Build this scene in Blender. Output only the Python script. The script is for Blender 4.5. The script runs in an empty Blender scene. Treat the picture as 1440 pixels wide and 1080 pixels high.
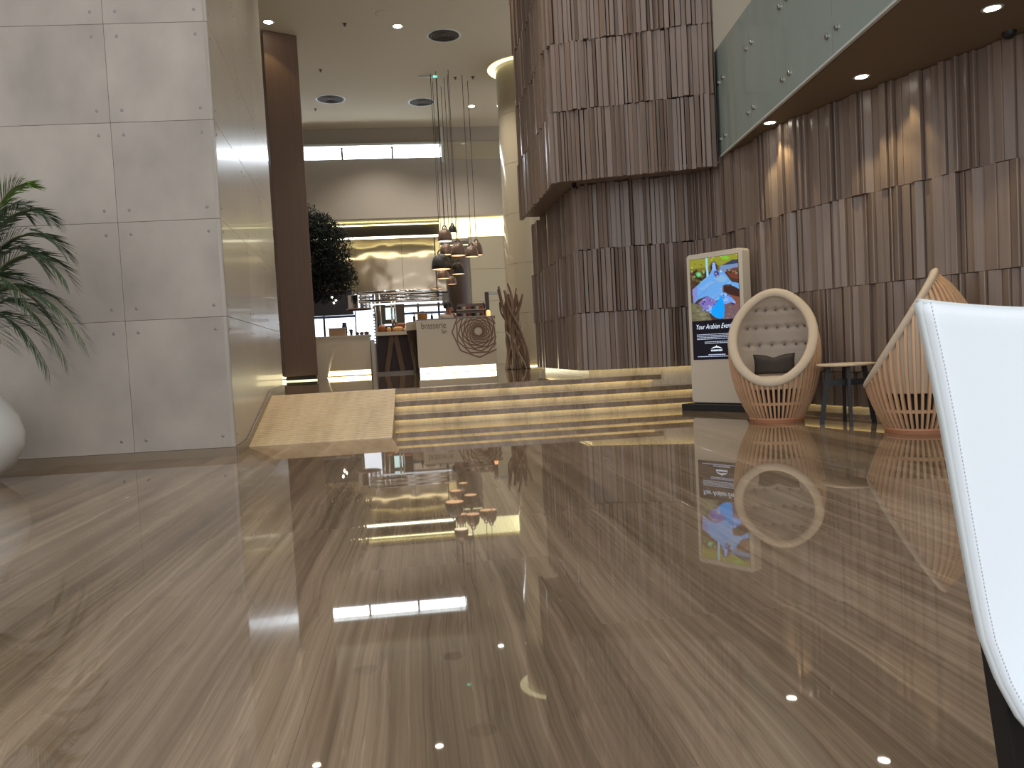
import bpy, bmesh, math, random
from mathutils import Vector, Matrix
import numpy as np
random.seed(7)
S = bpy.context.scene
COL = S.collection
PI = math.pi
R_ = math.radians

# ------------------------------------------------------------------ camera
cam_d = bpy.data.cameras.new('camera')
cam_d.sensor_width = 36.0
cam_d.lens = 1100.0 / 1440.0 * 36.0
cam_d.clip_start = 0.05
cam_d.clip_end = 200
cam = bpy.data.objects.new('camera', cam_d)
COL.objects.link(cam)
_p, _r, _y = math.atan(48 / 1100), math.atan(0.053), R_(6.7)
fw = Vector((math.sin(_y) * math.cos(_p), math.cos(_y) * math.cos(_p), -math.sin(_p)))
r0 = Vector((math.cos(_y), -math.sin(_y), 0)); u0 = r0.cross(fw)
Rt = r0 * math.cos(_r) - u0 * math.sin(_r); Up = r0 * math.sin(_r) + u0 * math.cos(_r)
M = Matrix(((Rt.x, Up.x, -fw.x), (Rt.y, Up.y, -fw.y), (Rt.z, Up.z, -fw.z)))
cam.matrix_world = Matrix.Translation((0, 0, 0.92)) @ M.to_4x4()
S.camera = cam

# ------------------------------------------------------------------ world and daylight
S.view_settings.view_transform = 'Standard'
S.view_settings.look = 'None'
S.view_settings.gamma = 1.0
S.view_settings.use_curve_mapping = False
S.view_settings.exposure = 0.0
S.cycles.use_denoising = True
S.cycles.max_bounces = 8
S.cycles.glossy_bounces = 5
S.cycles.sample_clamp_indirect = 6.0
w = bpy.data.worlds.new('world'); S.world = w; w.use_nodes = True
bg = w.node_tree.nodes['Background']
bg.inputs[0].default_value = (0.97, 0.97, 1.0, 1)
bg.inputs[1].default_value = 0.85

def light(kind, name, loc, energy, color, target=None, **kw):
    d = bpy.data.lights.new(name, kind); d.energy = energy; d.color = color
    for k, v in kw.items(): setattr(d, k, v)
    o = bpy.data.objects.new(name, d); COL.objects.link(o); o.location = loc
    if target is not None:
        o.rotation_euler = (Vector(target) - Vector(loc)).to_track_quat('-Z', 'Y').to_euler()
    return o
# the glazed entrance front behind the camera
light('AREA', 'entrance_daylight', (0.5, -4.5, 3.6), 200, (0.97, 0.98, 1.0), (0.3, 6, 1.5), shape='RECTANGLE', size=9, size_y=5)
light('AREA', 'chair_side_fill', (2.2, -2.4, 2.2), 26, (0.86, 0.94, 1.0), (0.9, 1.0, 0.7), shape='RECTANGLE', size=3, size_y=3)  # added cool fill close by, to brighten the white leather chair
# added fill spots just under the high ceiling, with no fittings
for x_, y_ in ((-1.1, 10.0), (1.2, 9.6), (-1.2, 14.0), (1.3, 13.8)):
    light('SPOT', 'lobby_fill_spot', (x_, y_, 8.5), 330, (1.0, 0.84, 0.62), (x_, y_, 0), spot_size=R_(95), spot_blend=0.8, shadow_soft_size=0.12)
for x_, y_ in ((-3.6, 22.0), (-1.0, 20.5), (1.4, 20.0), (-1.0, 25.0), (1.6, 24.6)):
    light('SPOT', 'restaurant_fill_spot', (x_, y_, 8.5), 520, (1.0, 0.93, 0.86), (x_, y_, 0), spot_size=R_(120), spot_blend=0.8, shadow_soft_size=0.12)

# ------------------------------------------------------------------ materials
def srgb(r, g, b):
    f = lambda c: (c / 255 / 12.92) if c / 255 <= 0.04045 else ((c / 255 + 0.055) / 1.055) ** 2.4
    return (f(r), f(g), f(b), 1)
MATS = {}
def mat(name, col, rough=0.5, metal=0.0, emit=None, es=0.0, coat=0.0, noise=None, bump=0.0, bscale=40, alpha=None, trans=0.0, spec=0.5, sheen=0.0):
    m = bpy.data.materials.new(name); m.use_nodes = True
    nt = m.node_tree; b = nt.nodes['Principled BSDF']
    b.inputs['Base Color'].default_value = col
    b.inputs['Roughness'].default_value = rough
    b.inputs['Metallic'].default_value = metal
    b.inputs['Coat Weight'].default_value = coat
    b.inputs['Coat Roughness'].default_value = 0.06
    b.inputs['Transmission Weight'].default_value = trans
    b.inputs['Specular IOR Level'].default_value = spec
    b.inputs['Sheen Weight'].default_value = sheen
    if emit: b.inputs['Emission Color'].default_value = emit; b.inputs['Emission Strength'].default_value = es
    if noise or bump:
        tc = nt.nodes.new('ShaderNodeTexCoord'); oi = nt.nodes.new('ShaderNodeObjectInfo')
        ad = nt.nodes.new('ShaderNodeVectorMath'); ad.operation = 'ADD'
        sc = nt.nodes.new('ShaderNodeVectorMath'); sc.operation = 'SCALE'
        cb = nt.nodes.new('ShaderNodeCombineXYZ')
        for k in range(3): nt.links.new(oi.outputs['Random'], cb.inputs[k])
        nt.links.new(cb.outputs[0], sc.inputs[0]); sc.inputs['Scale'].default_value = 13.0
        geo = nt.nodes.new('ShaderNodeNewGeometry')
        nt.links.new(geo.outputs['Position'], ad.inputs[0]); nt.links.new(sc.outputs[0], ad.inputs[1])
        if noise:   # (scale vec, amount, random value amount)
            mp = nt.nodes.new('ShaderNodeMapping'); mp.inputs['Scale'].default_value = noise[0]
            nt.links.new(ad.outputs[0], mp.inputs[0])
            n = nt.nodes.new('ShaderNodeTexNoise'); n.inputs['Scale'].default_value = 1.0; n.inputs['Detail'].default_value = 6
            nt.links.new(mp.outputs[0], n.inputs['Vector'])
            mr = nt.nodes.new('ShaderNodeMapRange'); mr.inputs[1].default_value = 0.25; mr.inputs[2].default_value = 0.75
            mr.inputs[3].default_value = 1 - noise[1]; mr.inputs[4].default_value = 1 + noise[1]
            nt.links.new(n.outputs['Fac'], mr.inputs[0])
            mr2 = nt.nodes.new('ShaderNodeMapRange'); mr2.inputs[3].default_value = 1 - noise[2]; mr2.inputs[4].default_value = 1 + noise[2]
            nt.links.new(oi.outputs['Random'], mr2.inputs[0])
            mu = nt.nodes.new('ShaderNodeMath'); mu.operation = 'MULTIPLY'
            nt.links.new(mr.outputs[0], mu.inputs[0]); nt.links.new(mr2.outputs[0], mu.inputs[1])
            vs = nt.nodes.new('ShaderNodeVectorMath'); vs.operation = 'SCALE'; vs.inputs[0].default_value = col[:3]
            nt.links.new(mu.outputs[0], vs.inputs['Scale']); nt.links.new(vs.outputs[0], b.inputs['Base Color'])
        if bump:
            n2 = nt.nodes.new('ShaderNodeTexNoise'); n2.inputs['Scale'].default_value = bscale; n2.inputs['Detail'].default_value = 3
            nt.links.new(ad.outputs[0], n2.inputs['Vector'])
            bp = nt.nodes.new('ShaderNodeBump'); bp.inputs['Strength'].default_value = bump; bp.inputs['Distance'].default_value = 0.01
            nt.links.new(n2.outputs['Fac'], bp.inputs['Height']); nt.links.new(bp.outputs[0], b.inputs['Normal'])
    MATS[name] = m
    return m

def stone_mat(name, dark, mid, light_, rough=0.06, vein=1.0, tile_shift=0.10, spec=0.5):
    m = bpy.data.materials.new(name); m.use_nodes = True
    nt = m.node_tree; N = nt.nodes.new; L = nt.links.new; b = nt.nodes['Principled BSDF']
    geo = N('ShaderNodeNewGeometry'); oi = N('ShaderNodeObjectInfo')
    cb = N('ShaderNodeCombineXYZ'); L(oi.outputs['Random'], cb.inputs[0]); L(oi.outputs['Random'], cb.inputs[1])
    sc = N('ShaderNodeVectorMath'); sc.operation = 'SCALE'; sc.inputs['Scale'].default_value = tile_shift
    L(cb.outputs[0], sc.inputs[0])
    ad = N('ShaderNodeVectorMath'); ad.operation = 'ADD'; L(geo.outputs['Position'], ad.inputs[0]); L(sc.outputs[0], ad.inputs[1])
    # a gentle wander of the veins
    mw = N('ShaderNodeMapping'); mw.inputs['Scale'].default_value = (0.9, 0.75, 1); L(ad.outputs[0], mw.inputs[0])
    nw = N('ShaderNodeTexNoise'); nw.inputs['Scale'].default_value = 1.0; nw.inputs['Detail'].default_value = 3; L(mw.outputs[0], nw.inputs['Vector'])
    sw = N('ShaderNodeMath'); sw.operation = 'MULTIPLY_ADD'; L(nw.outputs['Fac'], sw.inputs[0]); sw.inputs[1].default_value = 0.10; sw.inputs[2].default_value = -0.05
    cw = N('ShaderNodeCombineXYZ'); L(sw.outputs[0], cw.inputs[0])
    ad2 = N('ShaderNodeVectorMath'); ad2.operation = 'ADD'; L(ad.outputs[0], ad2.inputs[0]); L(cw.outputs[0], ad2.inputs[1])
    def layer(sx, sy, det, rgh=0.55):
        mp = N('ShaderNodeMapping'); mp.inputs['Scale'].default_value = (sx, sy, sx * 0.4); L(ad2.outputs[0], mp.inputs[0])
        n = N('ShaderNodeTexNoise'); n.inputs['Scale'].default_value = 1.0; n.inputs['Detail'].default_value = det; n.inputs['Roughness'].default_value = rgh
        L(mp.outputs[0], n.inputs['Vector']); return n.outputs['Fac']
    broad = layer(2.2, 0.13, 6, 0.62); fine = layer(46, 0.30, 5, 0.7); hair = layer(150, 0.7, 2)
    m1 = N('ShaderNodeMath'); m1.operation = 'MULTIPLY_ADD'; L(fine, m1.inputs[0]); m1.inputs[1].default_value = 0.42; L(broad, m1.inputs[2])
    m2 = N('ShaderNodeMath'); m2.operation = 'MULTIPLY_ADD'; L(hair, m2.inputs[0]); m2.inputs[1].default_value = 0.22; L(m1.outputs[0], m2.inputs[2])
    mid_l = layer(13, 0.16, 4, 0.6)
    m3 = N('ShaderNodeMath'); m3.operation = 'MULTIPLY_ADD'; L(mid_l, m3.inputs[0]); m3.inputs[1].default_value = 0.55; L(m2.outputs[0], m3.inputs[2])
    m2 = N('ShaderNodeMath'); m2.operation = 'MULTIPLY'; L(m3.outputs[0], m2.inputs[0]); m2.inputs[1].default_value = 0.5
    cr = N('ShaderNodeValToRGB'); e = cr.color_ramp.elements
    e[0].position = 0.44; e[0].color = dark; e[1].position = 0.66; e[1].color = light_
    x = e.new(0.54); x.color = mid
    L(m2.outputs[0], cr.inputs[0])
    # thin dark cracks following the vein
    v = layer(3.0, 0.2, 5, 0.6)
    ab = N('ShaderNodeMath'); ab.operation = 'SUBTRACT'; L(v, ab.inputs[0]); ab.inputs[1].default_value = 0.5
    ab2 = N('ShaderNodeMath'); ab2.operation = 'ABSOLUTE'; L(ab.outputs[0], ab2.inputs[0])
    mr = N('ShaderNodeMapRange'); mr.inputs[1].default_value = 0.0; mr.inputs[2].default_value = 0.012; mr.inputs[3].default_value = 1 - 0.30 * vein; mr.inputs[4].default_value = 1.0
    L(ab2.outputs[0], mr.inputs[0])
    v2 = layer(9.5, 0.3, 3)
    c1 = N('ShaderNodeMath'); c1.operation = 'SUBTRACT'; L(v2, c1.inputs[0]); c1.inputs[1].default_value = 0.56
    c2 = N('ShaderNodeMath'); c2.operation = 'ABSOLUTE'; L(c1.outputs[0], c2.inputs[0])
    mr3 = N('ShaderNodeMapRange'); mr3.inputs[1].default_value = 0.0; mr3.inputs[2].default_value = 0.007; mr3.inputs[3].default_value = 1 + 0.40 * vein; mr3.inputs[4].default_value = 1.0
    L(c2.outputs[0], mr3.inputs[0])
    mrr = N('ShaderNodeMapRange'); mrr.inputs[3].default_value = 0.97; mrr.inputs[4].default_value = 1.03; L(oi.outputs['Random'], mrr.inputs[0])
    mm = N('ShaderNodeMath'); mm.operation = 'MULTIPLY'; L(mr.outputs[0], mm.inputs[0]); L(mrr.outputs[0], mm.inputs[1])
    mm2 = N('ShaderNodeMath'); mm2.operation = 'MULTIPLY'; L(mm.outputs[0], mm2.inputs[0]); L(mr3.outputs[0], mm2.inputs[1])
    vs = N('ShaderNodeVectorMath'); vs.operation = 'SCALE'; L(cr.outputs[0], vs.inputs[0]); L(mm2.outputs[0], vs.inputs['Scale'])
    L(vs.outputs[0], b.inputs['Base Color'])
    b.inputs['Roughness'].default_value = rough
    b.inputs['Specular IOR Level'].default_value = spec
    MATS[name] = m
    return m

stone_mat('floor_stone', srgb(98, 83, 66), srgb(130, 111, 90), srgb(166, 146, 121), rough=0.02, vein=0.55, tile_shift=0.03, spec=0.6)
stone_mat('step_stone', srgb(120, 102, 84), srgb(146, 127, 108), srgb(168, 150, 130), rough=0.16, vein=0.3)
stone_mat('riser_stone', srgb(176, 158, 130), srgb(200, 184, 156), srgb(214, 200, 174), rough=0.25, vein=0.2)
stone_mat('platform_stone', srgb(84, 70, 55), srgb(104, 88, 70), srgb(130, 112, 92), rough=0.02, vein=0.2, spec=0.7)
stone_mat('ramp_stone', srgb(192, 168, 130), srgb(211, 188, 149), srgb(222, 202, 166), rough=0.4, vein=0.1)
mat('concrete', srgb(176, 167, 155), rough=0.42, coat=0.12, noise=((1.5, 1.5, 1.2), 0.22, 0.05), bump=0.10, bscale=60)
mat('concrete_gloss', srgb(168, 160, 148), rough=0.30, coat=0.14, noise=((1.2, 0.7, 0.9), 0.14, 0.05), bump=0.04, bscale=30)
mat('joint', srgb(132, 122, 110), rough=0.9)
mat('bolt_metal', (0.30, 0.28, 0.26, 1), rough=0.5, metal=0.6)
mat('steel', (0.45, 0.43, 0.40, 1), rough=0.3, metal=1)
mat('chrome', (0.85, 0.86, 0.88, 1), rough=0.08, metal=1)
mat('skirting', srgb(140, 124, 104), rough=0.35)
mat('slat_wood', srgb(131, 115, 104), rough=0.30, noise=((30, 30, 1.2), 0.13, 0.05), bump=0.05, bscale=90)
mat('slat_back', srgb(52, 44, 39), rough=0.8)
mat('soffit', srgb(122, 104, 84), rough=0.65)
mat('ceiling', srgb(196, 184, 158), rough=0.85)
mat('plaster', srgb(168, 158, 144), rough=0.8)
mat('plaster_tile', srgb(176, 166, 142), rough=0.28, coat=0.2)
mat('gloss_column', srgb(186, 174, 148), rough=0.16, coat=0.4)
mat('balustrade_glass', srgb(150, 166, 160), rough=0.18, coat=0.5)
mat('white_trim', srgb(200, 205, 200), rough=0.4)
mat('brown_slab', srgb(112, 88, 72), rough=0.5, noise=((20, 20, 0.8), 0.08, 0.0))
mat('warm_strip', (1, 1, 1, 1), emit=(1.0, 0.86, 0.46, 1), es=5.5)
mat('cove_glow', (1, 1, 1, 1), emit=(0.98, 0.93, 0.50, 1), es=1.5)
mat('cove_bright', (1, 1, 1, 1), emit=(1.0, 0.95, 0.50, 1), es=5.0)
mat('white_strip', (1, 1, 1, 1), emit=(1.0, 0.94, 0.66, 1), es=7.0)
mat('spot_lamp', (1, 1, 1, 1), emit=(1.0, 0.93, 0.78, 1), es=22.0)
mat('daylight_pane', (1, 1, 1, 1), emit=(0.80, 0.90, 1.0, 1), es=14.0)
mat('daylight_window', (1, 1, 1, 1), emit=(0.80, 0.90, 1.0, 1), es=3.0)
mat('column_glow', (1, 1, 1, 1), rough=0.3, emit=(0.74, 0.84, 1.0, 1), es=1.1)  # glow standing in for daylight on the white column
mat('lamp_inner', (1, 1, 1, 1), emit=(1.0, 0.55, 0.26, 1), es=1.7)
mat('lamp_inner_bright', (1, 1, 1, 1), emit=(1.0, 0.82, 0.58, 1), es=3.0)
mat('green_led', (0.1, 0.8, 0.5, 1), emit=(0.1, 0.9, 0.55, 1), es=3.0)
mat('lamp_copper', srgb(112, 90, 76), rough=0.38, metal=0.35)
mat('lamp_black', srgb(38, 34, 32), rough=0.5)
mat('ash_wood', srgb(206, 168, 132), rough=0.42, noise=((16, 16, 2.0), 0.09, 0.04))
mat('base_wood', srgb(190, 132, 98), rough=0.45)
mat('linen', srgb(198, 182, 160), rough=0.9, bump=0.25, bscale=420, sheen=0.2)
mat('linen_grey', srgb(192, 178, 162), rough=0.92, bump=0.3, bscale=420, sheen=0.2)
mat('button', srgb(112, 102, 92), rough=0.8)
mat('charcoal_fabric', srgb(66, 59, 55), rough=0.9, bump=0.3, bscale=400)
mat('black_wood', srgb(36, 37, 40), rough=0.5)
mat('black_paint', srgb(24, 25, 28), rough=0.45)
mat('table_top', srgb(206, 190, 170), rough=0.4)
mat('kiosk_white', srgb(214, 205, 190), rough=0.35)
mat('kiosk_black', srgb(34, 37, 40), rough=0.5)
mat('screen_black', srgb(14, 14, 22), rough=0.15, emit=srgb(14, 15, 26), es=1.0)
mat('screen_text', (0.9, 0.95, 1, 1), emit=(0.62, 0.80, 1.0, 1), es=0.9)
mat('screen_text_dim', (0.9, 0.95, 1, 1), emit=(0.30, 0.44, 0.72, 1), es=0.7)
mat('leather', srgb(226, 234, 240), rough=0.42, bump=0.06, bscale=500)
mat('leather_edge', srgb(205, 213, 214), rough=0.5)
mat('thread', srgb(200, 208, 212), rough=0.8)
mat('leather_black', srgb(20, 20, 24), rough=0.5)
mat('pot_white', srgb(226, 226, 220), rough=0.28, coat=0.3)
mat('soil', srgb(50, 40, 30), rough=0.95)
mat('palm', srgb(70, 90, 62), rough=0.5, noise=((6, 6, 6), 0.25, 0.15))
mat('palm_light', srgb(104, 140, 52), rough=0.5, noise=((6, 6, 6), 0.2, 0.1))
mat('palm_stem', srgb(112, 118, 62), rough=0.5)
mat('dark_leaf', srgb(27, 32, 26), rough=0.85, spec=0.15, noise=((5, 5, 5), 0.35, 0.0))
mat('bark', srgb(70, 58, 46), rough=0.9)
mat('counter_white', srgb(222, 208, 184), rough=0.4)
mat('counter_top', srgb(120, 104, 88), rough=0.3)
mat('sign_brown', srgb(104, 86, 70), rough=0.6)
mat('rosette', srgb(140, 110, 88), rough=0.6)
mat('drift', srgb(142, 116, 94), rough=0.75, noise=((20, 20, 3), 0.2, 0.2))
mat('drift_pale', srgb(176, 162, 140), rough=0.75, noise=((20, 20, 3), 0.15, 0.1))
mat('dark_rib', srgb(86, 68, 62), rough=0.5)
mat('maroon', srgb(62, 40, 38), rough=0.5)
mat('trestle', srgb(122, 96, 76), rough=0.6)
mat('bread_brown', srgb(150, 84, 44), rough=0.7, bump=0.4, bscale=60)
mat('bread_gold', srgb(206, 152, 88), rough=0.7, bump=0.4, bscale=60)
mat('wicker', srgb(150, 104, 52), rough=0.8, bump=0.5, bscale=120)
mat('dark_item', srgb(44, 42, 46), rough=0.4)
mat('pale_item', srgb(196, 184, 170), rough=0.6)
mat('skin', srgb(150, 104, 82), rough=0.6)
mat('hair', srgb(24, 20, 20), rough=0.6)
mat('shirt', srgb(186, 172, 156), rough=0.85)
mat('trousers', srgb(40, 38, 42), rough=0.85)
mat('wall_blue', srgb(120, 140, 180), rough=0.5)
mat('white_paint', srgb(222, 226, 232), rough=0.5)
mat('vent_dark', srgb(70, 62, 52), rough=0.7)
mat('tan_box', srgb(176, 140, 110), rough=0.7)
mat('salmon', srgb(200, 150, 112), rough=0.7)
mat('amber', (1, 0.5, 0.2, 1), emit=(1.0, 0.45, 0.16, 1), es=1.6)
# rippled polished steel panel
m = mat('rippled_steel', srgb(222, 204, 178), rough=0.10, metal=0.55)
nt = m.node_tree; n = nt.nodes.new('ShaderNodeTexNoise'); n.inputs['Scale'].default_value = 1.3; n.inputs['Detail'].default_value = 1
g_ = nt.nodes.new('ShaderNodeNewGeometry'); nt.links.new(g_.outputs['Position'], n.inputs['Vector'])
bp = nt.nodes.new('ShaderNodeBump'); bp.inputs['Strength'].default_value = 0.5; bp.inputs['Distance'].default_value = 0.045
nt.links.new(n.outputs['Fac'], bp.inputs['Height']); nt.links.new(bp.outputs[0], nt.nodes['Principled BSDF'].inputs['Normal'])
# screen picture, colours stored per vertex
m = bpy.data.materials.new('screen_picture'); m.use_nodes = True; MATS['screen_picture'] = m
nt = m.node_tree; b = nt.nodes['Principled BSDF']; a = nt.nodes.new('ShaderNodeVertexColor'); a.layer_name = 'pic'
b.inputs['Base Color'].default_value = (0.01, 0.01, 0.01, 1); b.inputs['Roughness'].default_value = 0.15
nt.links.new(a.outputs['Color'], b.inputs['Emission Color']); b.inputs['Emission Strength'].default_value = 1.0

# ------------------------------------------------------------------ mesh helpers
def rotz(a): return Matrix.Rotation(a, 4, 'Z')
def T(x, y, z): return Matrix.Translation((x, y, z))
class MB:
    def __init__(s): s.v = []; s.f = []; s.m = Matrix.Identity(4)
    def add(s, vs, fs):
        n = len(s.v); s.v += [tuple(s.m @ Vector(p)) for p in vs]; s.f += [tuple(i + n for i in f) for f in fs]; return s
    def box(s, x0, y0, z0, x1, y1, z1):
        return s.add([(x0, y0, z0), (x1, y0, z0), (x1, y1, z0), (x0, y1, z0), (x0, y0, z1), (x1, y0, z1), (x1, y1, z1), (x0, y1, z1)],
                     [(0, 3, 2, 1), (4, 5, 6, 7), (0, 1, 5, 4), (1, 2, 6, 5), (2, 3, 7, 6), (3, 0, 4, 7)])
    def prism(s, pts, z0, z1):      # pts ccw in plan
        n = len(pts)
        vs = [(x, y, z0) for x, y in pts] + [(x, y, z1) for x, y in pts]
        return s.add(vs, [tuple(reversed(range(n))), tuple(range(n, 2 * n))] + [(i, (i + 1) % n, n + (i + 1) % n, n + i) for i in range(n)])
    def bar(s, a, b, w, h=None, up=(0, 0, 1)):
        a, b = Vector(a), Vector(b); d = (b - a).normalized(); h = h or w
        u = Vector(up)
        if abs(d.dot(u)) > 0.98: u = Vector((0, 1, 0))
        sd = d.cross(u).normalized() * w / 2; u = sd.cross(d).normalized() * h / 2
        vs = [p + i * sd + j * u for p in (a, b) for i, j in ((-1, -1), (1, -1), (1, 1), (-1, 1))]
        return s.add(vs, [(0, 1, 2, 3), (7, 6, 5, 4), (0, 4, 5, 1), (1, 5, 6, 2), (2, 6, 7, 3), (3, 7, 4, 0)])
    def tube(s, pts, rad, n=8, caps=True):
        pts = [Vector(p) for p in pts]; rs = rad if isinstance(rad, (list, tuple)) else [rad] * len(pts)
        vs = []; fs = []; u = None
        for i, p in enumerate(pts):
            d = (pts[min(i + 1, len(pts) - 1)] - pts[max(i - 1, 0)]).normalized()
            if u is None: u = d.orthogonal().normalized()
            u = (u - d * u.dot(d)).normalized(); v = d.cross(u)
            for k in range(n):
                t = 2 * PI * k / n; vs.append(p + rs[i] * (math.cos(t) * u + math.sin(t) * v))
        for i in range(len(pts) - 1):
            for k in range(n): fs.append((i * n + k, i * n + (k + 1) % n, (i + 1) * n + (k + 1) % n, (i + 1) * n + k))
        if caps: fs.append(tuple(reversed(range(n)))); fs.append(tuple(range((len(pts) - 1) * n, len(pts) * n)))
        return s.add(vs, fs)
    def lathe(s, prof, n=32, c=(0, 0, 0), ang=2 * PI, start=0.0):
        vs = []; fs = []; full = abs(ang - 2 * PI) < 1e-6; m_ = n if full else n + 1
        for r, z in prof:
            for k in range(m_):
                t = start + ang * k / n; vs.append((c[0] + r * math.cos(t), c[1] + r * math.sin(t), c[2] + z))
        for i in range(len(prof) - 1):
            for k in range(n):
                k2 = (k + 1) % m_; fs.append((i * m_ + k, i * m_ + k2, (i + 1) * m_ + k2, (i + 1) * m_ + k))
        return s.add(vs, fs)
    def grid(s, fn, nu, nv, wrap_u=False):
        mu = nu if wrap_u else nu + 1
        vs = [fn(i / nu, j / nv) for j in range(nv + 1) for i in range(mu)]
        fs = [(j * mu + i, j * mu + (i + 1) % mu, (j + 1) * mu + (i + 1) % mu, (j + 1) * mu + i) for j in range(nv) for i in range(nu)]
        return s.add(vs, fs)
    def blob(s, c, r, n=12, k=8):
        prof = [(max(1e-4, math.sin(PI * i / k)) * 1.0, -math.cos(PI * i / k)) for i in range(k + 1)]
        m0 = s.m; s.m = m0 @ T(*c) @ Matrix.Diagonal((r[0], r[1], r[2], 1)); s.lathe(prof, n); s.m = m0; return s
    def build(s, name, m, parent=None, smooth=False, bevel=0.0, kind=None, label=None, loc=None, seg=2, weld=False):
        me = bpy.data.meshes.new(name)
        if loc is not None:
            L = Vector(loc); s.v = [tuple(Vector(p) - L) for p in s.v]
        me.from_pydata(s.v, [], s.f)
        bm = bmesh.new(); bm.from_mesh(me)
        if weld: bmesh.ops.remove_doubles(bm, verts=bm.verts, dist=1e-4)
        bmesh.ops.recalc_face_normals(bm, faces=bm.faces)
        bm.to_mesh(me); bm.free()
        me.materials.append(MATS[m] if isinstance(m, str) else m)
        if smooth:
            for p in me.polygons: p.use_smooth = True
        o = bpy.data.objects.new(name, me); COL.objects.link(o)
        if loc is not None: o.location = loc
        if bevel:
            bv = o.modifiers.new('bevel', 'BEVEL'); bv.width = bevel; bv.segments = seg; bv.limit_method = 'ANGLE'
            if smooth is False:
                for p in me.polygons: p.use_smooth = False
        if parent: o.parent = parent
        if kind: o['kind'] = kind
        if label: o['label'] = label
        return o
def share(name, me, m, parent, mw, label=None):
    o = bpy.data.objects.new(name, me); COL.objects.link(o); o.parent = parent; o.matrix_local = mw
    if label: o['label'] = label
    return o
def thing(name, label, cat, loc=(0, 0, 0), rz=0.0, group=None):
    o = bpy.data.objects.new(name, None); COL.objects.link(o); o.location = loc; o.rotation_euler = (0, 0, rz)
    o.empty_display_size = 0.1
    o['label'] = label; o['category'] = cat
    if group: o['group'] = group
    return o
def tag(o, label, cat, group=None):
    o['label'] = label; o['category'] = cat
    if group: o['group'] = group
    return o
def struct_root(name, label):
    o = bpy.data.objects.new(name, None); COL.objects.link(o); o['kind'] = 'structure'; o['label'] = label; return o
def unit_mesh(name, m, vs, fs, smooth=False):
    me = bpy.data.meshes.new(name); me.from_pydata(vs, [], fs)
    bm = bmesh.new(); bm.from_mesh(me); bmesh.ops.recalc_face_normals(bm, faces=bm.faces); bm.to_mesh(me); bm.free()
    me.materials.append(MATS[m])
    if smooth:
        for p in me.polygons: p.use_smooth = True
    return me

# ------------------------------------------------------------------ floor of the lobby, slab by slab
floor = MB().box(-9, -6, -0.25, 9, 11.0, -0.02).build('floor', 'joint', kind='structure', label='polished brown stone lobby floor with long straight veins')
TW, TL = 0.9, 1.8
tile_me = {}
def tile_mesh(w_, l_, mname='floor_stone'):
    key = (round(w_, 3), round(l_, 3), mname)
    if key not in tile_me:
        g = 0.0003; c = 0.0003
        a, b_, x1, y1 = g, g, w_ - g, l_ - g
        vs = [(a, b_, -0.019), (x1, b_, -0.019), (x1, y1, -0.019), (a, y1, -0.019),
              (a, b_, -c), (x1, b_, -c), (x1, y1, -c), (a, y1, -c),
              (a + c, b_ + c, 0), (x1 - c, b_ + c, 0), (x1 - c, y1 - c, 0), (a + c, y1 - c, 0)]
        fs = [(0, 3, 2, 1), (8, 9, 10, 11)] + [(i, (i + 1) % 4, 4 + (i + 1) % 4, 4 + i) for i in range(4)] + [(4 + i, 4 + (i + 1) % 4, 8 + (i + 1) % 4, 8 + i) for i in range(4)]
        tile_me[key] = unit_mesh('tile', mname, vs, fs)
    return tile_me[key]
for i in range(-6, 7):
    y = -2.0 - (0.9 if i % 2 else 0.0)
    while y < 10.2:
        y1 = min(y + TL, 10.30)
        share('tile', tile_mesh(TW, y1 - y), None, floor, T(i * TW - 0.35, y, 0))
        y += TL

# ------------------------------------------------------------------ raised restaurant floor
platform = MB().box(-6.5, 11.4, -0.2, 3.0, 33.5, 0.428).build('floor_raised', 'joint', kind='structure', label='polished dark stone floor of the raised restaurant level')
pw = 1.3
for i in range(-5, 3):
    y = 11.42 + (0.6 if i % 2 else 0)
    ys = [11.4] if i % 2 else []
    for yy0 in ([11.4] if True else []):
        yy = yy0; first = 1.3 if i % 2 else 2.6
        while yy < 31:
            l_ = first if yy == yy0 else 2.6
            x0 = i * pw - 0.35 if i > -5 else -6.5
            share('tile', tile_mesh(pw, l_, 'platform_stone'), None, platform, T(i * pw - 0.35, yy, 0.45))
            yy += l_

# ------------------------------------------------------------------ steps with lit risers
stair = struct_root('staircase', 'three wide low stone steps with yellow light under every nosing')
XS0, XS1 = -0.35, 4.5
ny = [10.25, 10.65, 11.05]
for k, y in enumerate(ny):
    z = 0.15 * (k + 1)
    dep = 0.47 if k < 2 else 0.35
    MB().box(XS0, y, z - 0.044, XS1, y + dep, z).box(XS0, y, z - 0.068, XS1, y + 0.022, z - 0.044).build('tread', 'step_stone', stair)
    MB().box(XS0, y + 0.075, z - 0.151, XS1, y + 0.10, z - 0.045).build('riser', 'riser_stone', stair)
    MB().box(XS0, y + 0.028, z - 0.054, XS1, y + 0.046, z - 0.0442).build('light_strip', 'warm_strip', stair, label='warm yellow light strip under the nosing')
MB().box(XS0 - 0.02, 10.33, -0.01, XS1, 11.4, 0.09).build('core', 'joint', stair)

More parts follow.
